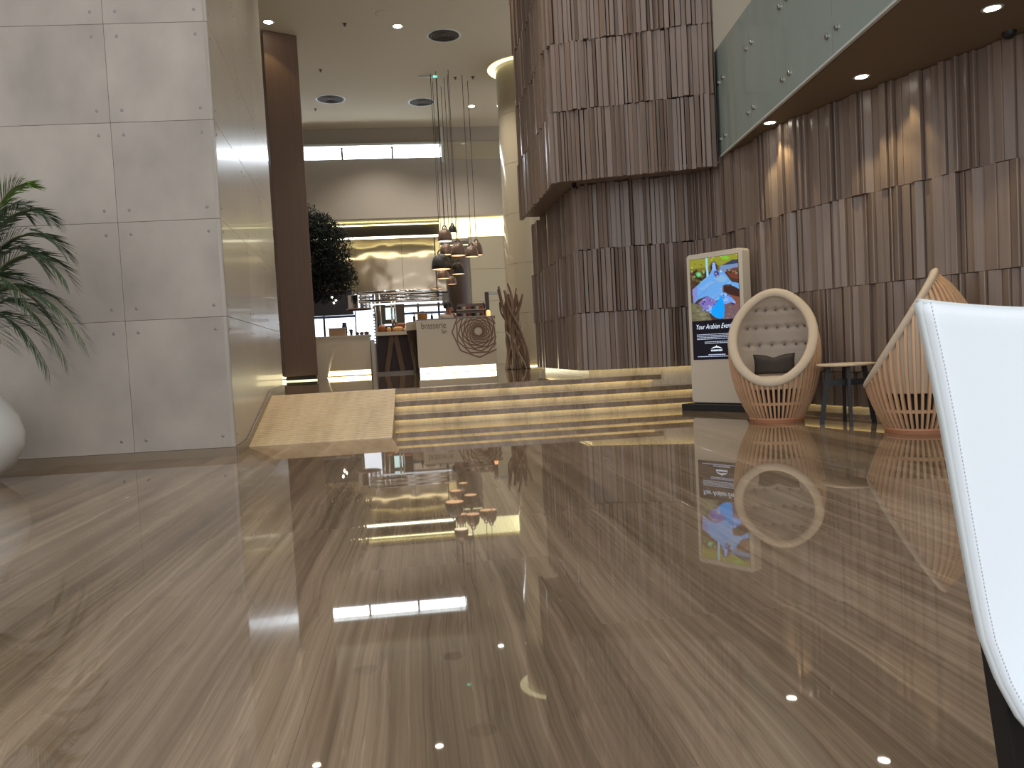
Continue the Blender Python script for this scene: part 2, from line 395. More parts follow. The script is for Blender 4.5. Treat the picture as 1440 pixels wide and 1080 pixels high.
# ramp between the concrete pier and the steps
rp = MB()
rp.add([(-1.93, 8.92, 0.0), (XS0, 8.92, 0.0), (XS0, 11.35, 0.45), (-2.12, 11.35, 0.45), (-1.93, 8.92, -0.1), (XS0, 8.92, -0.1), (XS0, 11.35, -0.1), (-2.12, 11.35, -0.1)],
       [(0, 1, 2, 3), (4, 7, 6, 5), (0, 4, 5, 1), (1, 5, 6, 2), (2, 6, 7, 3), (3, 7, 4, 0)])
rp.m = T(0, 0, 0.004)
ramp = rp.build('floor_ramp', 'ramp_stone', kind='structure', label='pale honey coloured stone ramp beside the lit steps')
for o_ in [ramp]: o_.location.z = 0.003
gr = MB()
for i in range(1, 30):      # fine cross grooves proud of the ramp for grip
    t = i / 30; y = 8.92 + t * 2.43; z = 0.45 * t
    gr.box(-1.95 - 0.13 * t, y, z - 0.004, XS0 - 0.004, y + 0.006, z + 0.0055)
gr.build('grip_line', 'ramp_stone', ramp, kind='stuff')

# ------------------------------------------------------------------ concrete pier on the left
pier = struct_root('wall_left', 'tall pier clad in pale grey concrete panels with bolts at the corners')
C0 = Vector((-1.89, 8.19, 0)); fdir = Vector((-1, 0.055, 0)).normalized(); sdir = Vector((-0.26, 3.85, 0)).normalized()
SL = 5.0
core = MB()
a = C0 + Vector((-0.05, 0.06, 0)); b2 = a + fdir * 7; c2 = a + sdir * (SL - 0.05)
core.prism([(a.x, a.y), (c2.x, c2.y), (c2.x - 6.5, c2.y), (b2.x, b2.y)], 0, 8.6)
core.build('core', 'joint', pier)
zs = [0.085, 1.41, 2.39, 3.37, 4.33, 5.33, 6.35, 7.4, 8.59]
bolt = MB().lathe([(0.0001, 0.004), (0.009, 0.004), (0.014, 0.001), (0.017, 0.0)], 12).add([], [])
bolt_me = unit_mesh('bolt', 'bolt_metal', bolt.v, bolt.f, True)
def wall_panel(origin, d, nrm, u0_, u1_, z0, z1, mname, inset):
    g = 0.0016
    X = d.normalized(); Z = Vector((0, 0, 1)); Y = -nrm
    mw = Matrix(((X.x, Y.x, 0, origin.x), (X.y, Y.y, 0, origin.y), (0, 0, 1, 0), (0, 0, 0, 1)))
    mb = MB()
    mb.box(u0_ + g, 0, z0 + g, u1_ - g, 0.04, z1 - g)
    for k, p in enumerate(mb.v): pass
    me_ = unit_mesh('panel', mname, mb.v, mb.f)
    o = share('panel', me_, None, pier, mw)
    bv = o.modifiers.new('bevel', 'BEVEL'); bv.width = 0.002; bv.segments = 2
    for (u, z) in ((u0_ + inset, z0 + inset), (u1_ - inset, z0 + inset), (u0_ + inset, z1 - inset), (u1_ - inset, z1 - inset)):
        share('bolt', bolt_me, None, o, T(u, 0, z) @ Matrix.Rotation(R_(90), 4, 'X'))
nf = Vector((fdir.y, -fdir.x, 0)); nf = -nf if nf.y > 0 else nf
ns = Vector((sdir.y, -sdir.x, 0)); ns = -ns if ns.x < 0 else ns
for z0, z1 in zip(zs, zs[1:]):
    wall_panel(C0, fdir, nf, 0.0, 1.0, z0, z1, 'concrete', 0.12)
    wall_panel(C0, fdir, nf, 1.0, 3.2, z0, z1, 'concrete', 0.12)
    wall_panel(C0, fdir, nf, 3.2, 5.4, z0, z1, 'concrete', 0.12)
    wall_panel(C0, sdir, ns, 0.0, 1.85, z0, z1, 'concrete_gloss', 0.12)
    wall_panel(C0, sdir, ns, 1.85, 3.40, z0, z1, 'concrete_gloss', 0.12)
    wall_panel(C0, sdir, ns, 3.40, 4.97, z0, z1, 'concrete_gloss', 0.12)
bs = struct_root('baseboard_left', 'taupe skirting along the foot of the concrete pier')
q = MB(); a = C0 + nf * 0.012; b2 = a + fdir * 5.4
q.bar((a.x + 0.01, a.y + 0.004, 0.042), (b2.x, b2.y, 0.042), 0.03, 0.084); q.build('skirting', 'skirting', bs)
# side skirting climbs with the ramp
q = MB()
pts = []
for s_, z_ in ((0.0, 0.0), (0.72, 0.0), (3.14, 0.455), (5.0, 0.455)):
    p = C0 + sdir * s_ + ns * 0.004; pts.append((p, z_))
vs = []; fs = []
for p, z_ in pts:
    for off in (0.0, 0.018):
        for h in (-0.005, 0.085):
            pp = p + ns * off; vs.append((pp.x, pp.y, z_ + h))
for i in range(3):
    k = i * 4; fs += [(k + 2, k + 6, k + 7, k + 3), (k + 1, k + 3, k + 7, k + 5), (k, k + 4, k + 6, k + 2), (k, k + 1, k + 5, k + 4)]
fs += [(0, 2, 3, 1), (12, 13, 15, 14)]
q.add(vs, fs); q.build('skirting', 'skirting', bs)

# hidden outer wall of the restaurant on the left, the brown slab pillar
MB().box(-6.7, 11.5, 0, -6.5, 33.5, 8.6).build('wall_left_outer', 'plaster', kind='structure', label='plain plaster wall at the far left of the restaurant')
sl = struct_root('wall_left_slab', 'tall narrow brown slab pillar reaching the ceiling')
MB().prism([(-3.14, 18.9), (-2.42, 19.25), (-2.5, 19.7), (-3.3, 19.5)], 0.56, 8.59).build('slab', 'brown_slab', sl, bevel=0.01)
MB().prism([(-3.12, 19.0), (-2.46, 19.3), (-2.5, 19.6), (-3.2, 19.4)], 0.45, 0.56).build('plinth', 'vent_dark', sl)
MB().box(-3.5, 18.86, 0.452, -2.40, 18.9, 0.475).build('light_strip', 'cove_glow', sl)

# ------------------------------------------------------------------ ceiling
ceil = MB().box(-6.7, 8.0, 8.6, 8.5, 33.5, 8.9).build('ceiling', 'ceiling', kind='structure', label='high plain beige lobby ceiling')

# ------------------------------------------------------------------ back wall with the clerestory window
MB().box(-6.5, 27.0, 5.6, 4.5, 27.3, 7.60).build('wall_back', 'plaster', kind='structure', label='plain upper wall under the clerestory window')
MB().box(-6.5, 27.0, 7.98, 4.5, 27.3, 8.6).build('wall_back_header', 'plaster', kind='structure', label='wall strip above the clerestory window')
MB().box(1.19, 26.98, 7.5, 4.5, 27.3, 8.1).build('wall_back_side', 'plaster_tile', kind='structure', label='wall to the right of the clerestory window')
win = struct_root('window_1', 'long glowing clerestory window strip high on the back wall')
for i, (x0, x1) in enumerate(((-6.0, -4.22), (-4.2, -2.02 - 0.16), (-2.14, -0.50), (-0.47, 1.17))):
    MB().box(x0, 27.14, 7.62, x1, 27.16, 7.96).build('pane', 'daylight_pane', win)
for x in (-4.21, -2.16, -0.485):
    MB().box(x - 0.03, 27.05, 7.6, x + 0.035, 27.14, 7.98).build('mullion', 'vent_dark', win)
MB().box(-6.4, 26.80, 7.985, 1.25, 27.0, 8.06).build('sill', 'white_trim', win)
MB().box(1.17, 26.85, 7.4, 1.24, 27.0, 8.58).build('jamb', 'white_trim', win)

# lower right of the back wall: tiled
wbt = struct_root('wall_back_lower', 'beige tiled wall at the back right of the restaurant')
for i in range(2):
    for j in range(4):
        MB().box(1.95 + i * 1.2 + 0.004, 27.0, 0.45 + j * 1.1 + 0.004, 1.95 + (i + 1) * 1.2 - 0.004, 27.04, 0.45 + (j + 1) * 1.1 - 0.004).build('tile', 'plaster_tile', wbt)
MB().box(1.93, 27.04, 0.3, 4.6, 27.3, 4.87).build('core', 'joint', wbt)
# yellow lit recess
rc = struct_root('trim_1', 'bright yellow lit ceiling recess above the restaurant')
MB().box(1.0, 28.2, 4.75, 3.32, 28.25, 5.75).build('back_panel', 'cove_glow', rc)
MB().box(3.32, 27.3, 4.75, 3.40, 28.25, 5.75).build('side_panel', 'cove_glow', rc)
MB().box(1.0, 27.3, 4.78, 3.32, 28.2, 4.87).build('shelf', 'plaster', rc)
# restaurant low ceiling, cove strip, dark bulkhead
MB().box(-6.5, 27.3, 5.72, 4.5, 33.5, 5.9).build('ceiling_restaurant', 'ceiling', kind='structure', label='lower ceiling over the restaurant kitchen')
bh = struct_root('trim_2', 'dark bulkhead with a yellow cove light above it')
MB().box(-6.5, 28.4, 5.2, 1.0, 28.5, 5.58).build('board', 'vent_dark', bh)
MB().box(-6.5, 28.36, 5.585, 1.0, 28.49, 5.615).build('cove_strip', 'cove_bright', bh)
MB().box(-6.5, 28.42, 5.13, 1.0, 28.48, 5.195).build('light_strip', 'white_strip', bh)

# back glazing of the restaurant
MB().box(-6.5, 33.2, 2.95, 4.5, 33.5, 5.72).build('wall_back_kitchen', 'plaster', kind='structure', label='plain wall over the restaurant back windows')
MB().box(1.5, 33.2, 0.45, 4.5, 33.5, 2.95).build('wall_back_kitchen_side', 'plaster', kind='structure', label='plain wall right of the restaurant back windows')
MB().box(-6.5, 33.2, 0.4, 1.5, 33.5, 1.5).build('wall_back_kitchen_low', 'plaster', kind='structure', label='low wall under the restaurant back windows')
wn = struct_root('window_2', 'row of bright daylit windows at the back of the restaurant')
for i in range(6):
    x0 = -6.4 + i * 1.3
    MB().box(x0 + 0.04, 33.3, 1.5, x0 + 1.26, 33.33, 2.9).build('pane', 'daylight_window', wn)
for i in range(7):
    x0 = -6.4 + i * 1.3
    MB().box(x0 - 0.04, 33.22, 0.45, x0 + 0.04, 33.36, 2.95).build('mullion', 'vent_dark', wn)
MB().box(-6.4, 33.2, 2.62, 1.44, 33.3, 2.72).build('rail', 'wall_blue', wn)

# ------------------------------------------------------------------ slatted walls
unit_slats = []
for k in range(9):      # cross sections: flat, sloping left, sloping right, chamfered
    a_, b_ = [(1, 1), (1, .55), (.55, 1), (1, .75), (.7, 1), (.9, 1), (1, .35), (.4, .9), (1, .95)][k]
    c = 0.10
    pl = [(0, 0), (1, 0), (1, -b_ + 0.06), (1 - c, -b_), (c, -a_), (0, -a_ + 0.06)]
    n_ = len(pl)
    vs = [(x, y, 0) for x, y in pl] + [(x, y, 1) for x, y in pl]
    fs = [tuple(range(n_)), tuple(range(n_, 2 * n_))] + [(i, (i + 1) % n_, n_ + (i + 1) % n_, n_ + i) for i in range(n_)]
    unit_slats.append((unit_mesh('slat', 'slat_wood', vs, fs), pl))
def polyline(pts):
    P = [Vector((x, y, 0)) for x, y in pts]; L = [0]
    for a, b in zip(P, P[1:]): L.append(L[-1] + (b - a).length)
    def at(s):
        for i in range(len(P) - 1):
            if s <= L[i + 1] or i == len(P) - 2:
                t = (s - L[i]) / (L[i + 1] - L[i]); return P[i].lerp(P[i + 1], t), (P[i + 1] - P[i]).normalized()
    return at, L[-1]
def smooth(pts, it=2):
    for _ in range(it):
        q = [pts[0]]
        for a, b in zip(pts, pts[1:]):
            q += [(a[0] * .75 + b[0] * .25, a[1] * .75 + b[1] * .25), (a[0] * .25 + b[0] * .75, a[1] * .25 + b[1] * .75)]
        q.append(pts[-1]); pts = q
    return pts
def slats(root, pts, rows, wmin, wmax, limit=300, seed=1, stuff=False, dmin=0.035, dmax=0.09):
    rnd = random.Random(seed); at, LL = polyline(pts); rest = MB(); n = 0
    for z0, z1 in rows:
        s = 0.0
        while s < LL - wmin * 0.5:
            w_ = min(rnd.uniform(wmin, wmax), LL - s); d_ = rnd.uniform(dmin, dmax) if rnd.random() > 0.22 else rnd.uniform(0.012, dmin)
            p, t = at(s + w_ / 2); p = p - t * w_ / 2
            k = rnd.randrange(9); j0 = rnd.uniform(-0.012, 0.012) if z0 > rows[0][0] else 0; g = rnd.choice((0.001, 0.002, 0.006))
            mw = Matrix(((t.x, -t.y, 0, p.x + t.x * g), (t.y, t.x, 0, p.y + t.y * g), (0, 0, 1, z0 + j0), (0, 0, 0, 1))) @ Matrix.Diagonal((w_ - 2 * g, d_, z1 - z0 - 0.006, 1))
            if stuff or n >= limit:
                pl = unit_slats[k][1]; m0 = rest.m; rest.m = mw; nn = len(pl)
                rest.add([(x, y, 0) for x, y in pl] + [(x, y, 1) for x, y in pl], [tuple(range(nn)), tuple(range(nn, 2 * nn))] + [(i, (i + 1) % nn, nn + (i + 1) % nn, nn + i) for i in range(nn)])
                rest.m = m0
            else:
                o = bpy.data.objects.new('slat', unit_slats[k][0]); COL.objects.link(o); o.parent = root; o.matrix_local = mw
            n += 1; s += w_
    if rest.v: rest.build('slat_field', 'slat_wood', root, kind='stuff')
def backing(root, pts, z0, z1, off=0.05, name='backing', m_='slat_back'):
    vs = []; fs = []
    P = [Vector((x, y, 0)) for x, y in pts]
    for i, p in enumerate(P):
        t = (P[min(i + 1, len(P) - 1)] - P[max(i - 1, 0)]).normalized(); nb = Vector((-t.y, t.x, 0))
        for o_ in (0.0, off):
            for z in (z0, z1): vs.append((p.x + nb.x * o_, p.y + nb.y * o_, z))
    for i in range(len(P) - 1):
        k = 4 * i; fs += [(k, k + 4, k + 5, k + 1), (k + 2, k + 3, k + 7, k + 6), (k + 1, k + 5, k + 7, k + 3), (k, k + 2, k + 6, k + 4)]
    k = 4 * (len(P) - 1); fs += [(0, 1, 3, 2), (k, k + 2, k + 3, k + 1)]
    return MB().add(vs, fs).build(name, m_, root)

RW = smooth([(3.98, 10.74), (4.22, 10.35), (4.29, 9.5), (4.31, 8.75), (4.50, 8.0), (4.80, 7.2), (5.12, 6.3), (5.5, 5.3), (5.72, 4.75)])
wr = struct_root('wall_right', 'curving wall of uneven vertical brown slats behind the egg chairs')
RW_rows = [(2.32, 3.35), (1.40, 2.32), (0.50, 1.40), (0.13, 0.50)]
slats(wr, RW, RW_rows, 0.05, 0.115, limit=300, seed=3)
backing(wr, RW, 0.17, 3.36)
# plinth with two warm lit grooves
def offs(pts, d):
    P = [Vector((x, y, 0)) for x, y in pts]; out = []
    for i, p in enumerate(P):
        t = (P[min(i + 1, len(P) - 1)] - P[max(i - 1, 0)]).normalized(); out.append((p.x - t.y * d, p.y + t.x * d))
    return out
bsr = struct_root('baseboard_right', 'recessed stone plinth lit warm yellow under the slatted wall')
backing(bsr, offs(RW, 0.03), -0.01, 0.17, 0.05, 'plinth', 'riser_stone')
backing(bsr, offs(RW, 0.0), 0.0, 0.045, 0.03, 'kick', 'step_stone')
backing(bsr, offs(RW, 0.0), 0.135, 0.17, 0.003, 'strip_baffle', 'slat_back')  # added unseen board, keeps strip light out of the slat gaps
backing(bsr, offs(RW, 0.006), 0.150, 0.166, 0.016, 'light_strip', 'warm_strip')
# right wall continues plain towards the entrance
MB().prism([(5.62, 4.7), (6.9, 1.0), (6.9, -5), (7.1, -5), (7.1, 4.7)], 0, 3.36).build('wall_right_near', 'slat_back', kind='structure', label='dark continuation of the right wall towards the entrance')

# lower slatted block behind the steps
wl = struct_root('wall_center', 'lower slatted block standing on the raised floor behind the steps')
LF = [(2.42, 11.33), (3.98, 10.74)]
LL_ = [(2.33, 15.0), (2.42, 11.33)]
rowsL = [(0.56, 1.40), (1.40, 2.32), (2.32, 3.26)]
slats(wl, LF, rowsL, 0.038, 0.085, seed=5)
slats(wl, LL_, rowsL, 0.05, 0.10, seed=6, stuff=True)
MB().prism([(2.46, 11.38), (4.0, 10.79), (6.5, 10.8), (6.5, 15.0), (2.37, 15.0)], 0.59, 3.2).build('core', 'slat_back', wl)
MB().prism([(2.50, 11.42), (4.0, 10.86), (6.5, 10.9), (6.5, 14.96), (2.42, 14.96)], 0.2, 0.59).build('plinth', 'riser_stone', wl)
q = MB(); q.bar((2.43, 11.334, 0.575), (3.985, 10.746, 0.575), 0.004, 0.03); q.bar((2.424, 11.345, 0.575), (2.335, 14.98, 0.575), 0.004, 0.03); q.build('strip_baffle', 'slat_back', wl)  # added behind the slats to block the strip glare between them
q = MB(); q.bar((2.455, 11.355, 0.578), (3.99, 10.775, 0.578), 0.010, 0.02); q.bar((2.440, 11.37, 0.578), (2.353, 14.98, 0.578), 0.010, 0.02)
q.build('light_strip', 'warm_strip', wl)

# upper slatted block, overhanging
wu = struct_root('wall_center_upper', 'upper slatted block overhanging the lower one up to the ceiling')
UF = [(2.06, 10.86), (4.12, 10.12)]
UL = [(1.99, 13.9), (2.06, 10.86)]
rowsU = [(3.21, 4.17), (4.17, 5.09), (5.09, 6.01), (6.01, 6.93), (6.93, 7.85), (7.85, 8.59)]
slats(wu, UF, rowsU[:4], 0.038, 0.085, seed=8)
slats(wu, UF, rowsU[4:], 0.045, 0.095, seed=9, stuff=True)
slats(wu, UL, rowsU, 0.05, 0.10, seed=10, stuff=True)
MB().prism([(2.10, 10.90), (4.13, 10.17), (4.13, 13.9), (2.03, 13.9)], 3.285, 8.6).build('core', 'slat_back', wu)
MB().prism([(2.07, 10.88), (4.13, 10.14), (4.13, 13.9), (2.0, 13.9)], 3.262, 3.285).build('soffit_board', 'slat_wood', wu)
cm = thing('ceiling_camera', 'small dark camera fixed under the corner of the overhanging slatted block', 'camera', (2.36, 11.16, 3.262))
MB().lathe([(0.0001, 0), (0.035, 0), (0.035, -0.03), (0.0001, -0.03)], 12).build('mount', 'black_paint', cm)
MB().tube([(0, 0, -0.03), (0.0, -0.03, -0.07), (0.02, -0.10, -0.085)], 0.022, 8).build('body', 'black_paint', cm)

# ------------------------------------------------------------------ soffit, glass balustrade, upper storey
sof = MB()
GL0, GL1 = Vector((4.25, 10.60, 0)), Vector((3.44, 3.0, 0))
rwp = [p for p in RW if p[1] > 4.6 and p[1] < 10.5]
sof.prism([(GL0.x, GL0.y), (GL1.x, GL1.y), (7.5, 3.0), (7.5, 10.64)], 3.35, 3.47)
soffit = sof.build('ceiling_soffit', 'soffit', kind='structure', label='brown soffit with round downlights over the egg chairs')
bal = thing('glass_balustrade', 'long grey green glass balustrade panels fixed along the upper storey edge', 'balustrade')
gd = (GL1 - GL0).normalized(); gn = Vector((gd.y, -gd.x, 0)); gn = gn if gn.x < 0 else -gn
s = 0.0; cuts = [0.0, 0.62, 1.78, 2.90, 4.02, 5.14, 6.26, 7.6]
disc = MB().lathe([(0.0001, 0.022), (0.022, 0.022), (0.026, 0.018), (0.026, 0.0)], 14); disc_me = unit_mesh('bolt', 'steel', disc.v, disc.f)
Rg = Matrix(((gd.x, -gn.x, 0, GL0.x), (gd.y, -gn.y, 0, GL0.y), (0, 0, 1, 0), (0, 0, 0, 1)))
for a_, b_ in zip(cuts, cuts[1:]):
    mb = MB().box(a_ + 0.004, -0.05, 3.36, b_ - 0.004, -0.03, 4.75)
    o = share('glass_panel', unit_mesh('glass_panel', 'balustrade_glass', mb.v, mb.f), None, bal, Rg)
    for u in (a_ + 0.10, b_ - 0.10):
        for z in (3.56, 4.30):
            share('bolt', disc_me, None, o, T(u, -0.05, z) @ Matrix.Rotation(R_(90), 4, 'X'))
mb = MB().box(0, -0.06, 3.335, 7.6, -0.028, 3.357); share('edge_trim', unit_mesh('edge_trim', 'white_trim', mb.v, mb.f), None, bal, Rg)
MB().box(4.15, 11.05, 3.47, 5.28, 11.2, 8.6).build('wall_upper', 'plaster_tile', kind='structure', label='beige upper storey wall behind the glass balustrade')
MB().box(5.28, 10.9, 3.47, 5.42, 11.2, 8.6).build('door_1', 'vent_dark', kind='structure', label='dark upright frame at the end of the upper storey wall')
MB().box(5.42, 11.05, 3.47, 8.0, 11.2, 8.6).build('wall_upper_side', 'plaster', kind='structure', label='far stretch of the upper storey wall')

# downlights
def downlight(loc, r, label, watts, bright='spot_lamp', group=None, size=R_(75)):
    t = thing('downlight', label, 'downlight', loc, 0, group)
    MB().lathe([(r * 0.78, -0.002), (r, -0.006), (r * 1.06, -0.001), (r * 1.06, 0.0), (r * 0.78, 0.0)], 24).build('trim_ring', 'white_trim', t, smooth=True)
    MB().lathe([(0.0001, -0.003), (r * 0.76, -0.003), (r * 0.76, 0.0), (0.0001, 0.0)], 24).build('lens', bright, t)
    if watts:
        light('SPOT', 'downlight_beam', (loc[0], loc[1], loc[2] - 0.03), watts, (1.0, 0.80, 0.44), (loc[0], loc[1], 0), spot_size=size, spot_blend=0.35, shadow_soft_size=0.03)
    return t
downlight((4.13, 8.62, 3.35), 0.075, 'round downlight in the brown soffit, nearest the glass edge corner', 40)
downlight((4.36, 7.14, 3.35), 0.075, 'round downlight in the brown soffit, middle one of three', 40)
downlight((4.54, 5.65, 3.35), 0.075, 'round downlight in the brown soffit at the top right corner', 40)
light('SPOT', 'wall_washer_beam', (4.62, 7.0, 3.3), 26, (1.0, 0.80, 0.44), (4.72, 6.95, 0), spot_size=R_(60), spot_blend=0.4, shadow_soft_size=0.03)
downlight((-2.93, 18.5, 8.6), 0.13, 'round ceiling downlight beside the concrete pier top', 25, size=R_(90))
downlight((-0.04, 18.76, 8.6), 0.13, 'round ceiling downlight near the middle of the high ceiling', 60, size=R_(90))
downlight((2.1, 24.8, 8.6), 0.13, 'round ceiling downlight just left of the lit round column', 60, size=R_(90))
cam_dome = thing('dome_camera', 'small dark dome on the soffit at the right edge', 'camera', (5.05, 6.1, 3.35))
MB().lathe([(0.0001, -0.06), (0.03, -0.052), (0.05, -0.03), (0.055, 0)], 16).build('dome', 'black_paint', cam_dome, smooth=True)
def vent(loc, r, label):
    t = thing('ceiling_vent', label, 'vent', loc)
    MB().lathe([(r, -0.012), (r * 1.05, 0.0), (r * 0.93, 0.0), (r * 0.93, -0.012), (r, -0.012)], 40).build('ring', 'white_trim', t, smooth=False)
    MB().lathe([(0.0001, -0.001), (r * 0.93, -0.001), (r * 0.93, 0.0), (0.0001, 0.0)], 40).build('dark_plate', 'vent_dark', t)
    for k in (0.72, 0.5, 0.28):
        MB().lathe([(r * k, -0.012), (r * k + 0.02, -0.002), (r * k + 0.02, 0.0), (r * k, -0.0)], 32).build('blade', 'vent_dark', t)
vent((1.055, 19.3, 8.6), 0.40, 'large round ceiling vent nearest the slatted block')
vent((-2.14, 23.9, 8.6), 0.42, 'round ceiling vent near the brown slab pillar')
vent((0.545, 24.3, 8.6), 0.40, 'round ceiling vent just left of the pendant cords')
sp = thing('ceiling_speaker', 'faint flush round cover in the ceiling above the restaurant approach', 'speaker', (-0.34, 18.06, 8.6))
MB().lathe([(0.0001, -0.008), (0.16, -0.008), (0.18, 0.0), (0.0001, 0)], 28).build('grille', 'ceiling', sp)
for (x, y), l_ in zip(((-1.24, 18.6), (-2.14, 21.5), (-2.69, 24.8), (1.96, 22.17), (1.47, 22.2)), ('left of the middle downlight', 'above the left vent', 'beyond the left vent', 'right of the green sign', 'just beside the green sign')):
    t = thing('sprinkler', 'tiny dark ceiling sprinkler ' + l_, 'sprinkler', (x, y, 8.6))
    MB().lathe([(0.05, 0), (0.045, -0.01), (0.0001, -0.01)], 12).build('rose', 'vent_dark', t)
    MB().lathe([(0.012, -0.01), (0.012, -0.05), (0.035, -0.055), (0.0001, -0.06)], 10).build('head', 'vent_dark', t)
t = thing('exit_light', 'thin ceiling exit light seen edge on with a green end', 'exit light', (0.73, 22.07, 8.6))
MB().box(-0.28, -0.02, -0.03, 0.12, 0.02, 0.0).build('housing', 'white_trim', t)
MB().box(0.12, -0.02, -0.035, 0.22, 0.02, 0.0).build('green_lamp', 'green_led', t)

# round column with cove ring
rcx, rcy, rr = 3.38, 21.6, 0.84
rcol = struct_root('wall_round_column', 'glossy beige round column with a glowing ring at the ceiling')
for k in range(6):
    MB().lathe([(rr, 0.56 + k * 1.34 + 0.004), (rr, 0.56 + (k + 1) * 1.34 - 0.004)], 64, (rcx, rcy, 0)).build('drum', 'gloss_column', rcol, smooth=True)
MB().lathe([(rr - 0.02, 0.45), (rr - 0.02, 8.6)], 48, (rcx, rcy, 0)).build('core', 'joint', rcol)
MB().lathe([(rr + 0.02, 0.455), (rr + 0.06, 0.455), (rr + 0.06, 0.47), (rr + 0.02, 0.47)], 48, (rcx, rcy, 0)).build('light_ring', 'warm_strip', rcol)
MB().lathe([(rr + 0.01, 8.592), (1.06, 8.592)], 48, (rcx, rcy, 0)).build('cove_light', 'cove_glow', rcol)

# ------------------------------------------------------------------ white leather chair in the foreground
wc = thing('dining_chair', 'white leather chair with stitched edges and black legs at the near right', 'chair', (0.82, 0.9, 0))
O = Vector((0.82, 0.9, 0))
def lerp_tab(tab, z):
    for (z0, x0), (z1, x1) in zip(tab, tab[1:]):
        if z <= z1: t = (z - z0) / (z1 - z0); return x0 + t * (x1 - x0)
    return tab[-1][1]
edge = [(0.455, 0.665), (0.470, 0.647), (0.491, 0.630), (0.53, 0.611), (0.578, 0.5955), (0.62, 0.589), (0.672, 0.5825), (0.74, 0.574), (0.812, 0.5645), (0.88, 0.553), (0.95, 0.539)]
CX = 0.83
def back_pt(u, v, off=0.0):
    z = 0.455 + v * (0.948 - 0.455)
    xl = lerp_tab(edge, z) if z < 0.95 else 0.539
    x = xl + u * 2 * (CX - xl)
    top = -0.018 * (1 - (2 * u - 1) ** 2) * v ** 3
    y = 0.779 + 0.045 * (1 - (2 * u - 1) ** 2) - 0.02 * (1 - v) ** 2 + off
    return Vector((x, y, z + top)) - O
def back_fn(off):
    return lambda u, v: back_pt(u, v, off)
mb = MB()
NU, NV = 36, 40
mb.grid(lambda u, v: back_pt(u, v, 0.004 * max(0, 1 - min(u, 1 - u) / 0.03) + 0.004 * max(0, (v - 0.98) / 0.02)), NU, NV)
n0 = len(mb.v)
mb.grid(lambda u, v: back_pt(u, v, 0.020), NU, NV)
W1 = NU + 1
for j in range(NV):
    for c in (0, NU): mb.f.append((j * W1 + c, (j + 1) * W1 + c, n0 + (j + 1) * W1 + c, n0 + j * W1 + c))
for i in range(NU):
    for r in (0, NV): mb.f.append((r * W1 + i, r * W1 + i + 1, n0 + r * W1 + i + 1, n0 + r * W1 + i))
bk = mb.build('backrest', 'leather', wc, smooth=True)
pip = MB()
pip.tube([back_pt(0, v / 40, 0.010) + Vector((-0.0005, 0, 0)) for v in range(41)], 0.0042, 8)
pip.tube([back_pt(u / 30, 1, 0.010) for u in range(31)], 0.0042, 8)
pip.tube([back_pt(1, v / 40, 0.010) for v in range(41)], 0.0042, 8)
pip.build('piping', 'leather_edge', bk, smooth=True)
st = MB()
for k in range(118):
    v = (k + 0.5) / 118; a_ = back_pt(0, v) + Vector((0.0062, -0.0003, -0.0013)); b_ = back_pt(0, v) + Vector((0.0062, -0.0003, 0.0013))
    st.bar(a_, b_, 0.0009, 0.0012)
    a_ = back_pt(1, v) + Vector((-0.0062, -0.0003, -0.0013)); b_ = back_pt(1, v) + Vector((-0.0062, -0.0003, 0.0013)); st.bar(a_, b_, 0.0009, 0.0012)
st.build('stitching', 'thread', bk, kind='stuff')
mb = MB()
def seat_fn(zo):
    def f(u, v):
        x = -0.165 + 0.35 * u + (u - .5) * 0.05 * v; y = -0.125 - 0.44 * v
        return Vector((x, y, 0.462 - 0.012 * math.sin(PI * u) + 0.015 * (1 - v) ** 4 + zo - 0.02 * max(0, (v - .9) / .1)))
    return f
mb.grid(seat_fn(0.0), 16, 16); n1 = len(mb.v); mb.grid(seat_fn(-0.035), 16, 16)
for j in range(16):
    for c in (0, 16): mb.f.append((j * 17 + c, (j + 1) * 17 + c, n1 + (j + 1) * 17 + c, n1 + j * 17 + c))
for i in range(16):
    for r in (0, 16): mb.f.append((r * 17 + i, r * 17 + i + 1, n1 + r * 17 + i + 1, n1 + r * 17 + i))
mb.build('seat', 'leather', wc, smooth=True)
# black leather clad legs: the back pair rises behind the shell
def leg(pts, w0, w1, name='leg'):
    a_, b_ = Vector(pts[0]), Vector(pts[1]); m_ = MB()
    vs = []
    for p, w_ in ((a_, w0), (b_, w1)):
        for i, j in ((0, -.5), (1, -.5), (1, .5), (0, .5)): vs.append((p.x + i * w_, p.y + j * 0.03, p.z))
    m_.add(vs, [(3, 2, 1, 0), (4, 5, 6, 7), (0, 1, 5, 4), (1, 2, 6, 5), (2, 3, 7, 6), (3, 0, 4, 7)])
    m_.v = [tuple(Vector(p) - O) for p in m_.v]
    return m_.build(name, 'leather_black', wc, bevel=0.003)
leg(((0.713, 0.835, 0.0), (0.624, 0.835, 0.70)), 0.035, 0.05)
m_ = leg(((0.912, 0.835, 0.0), (0.986, 0.835, 0.70)), 0.035, 0.05)
leg(((0.665, 0.38, 0.0), (0.665, 0.38, 0.425)), 0.034, 0.045)
leg(((0.955, 0.38, 0.0), (0.945, 0.38, 0.425)), 0.034, 0.045)

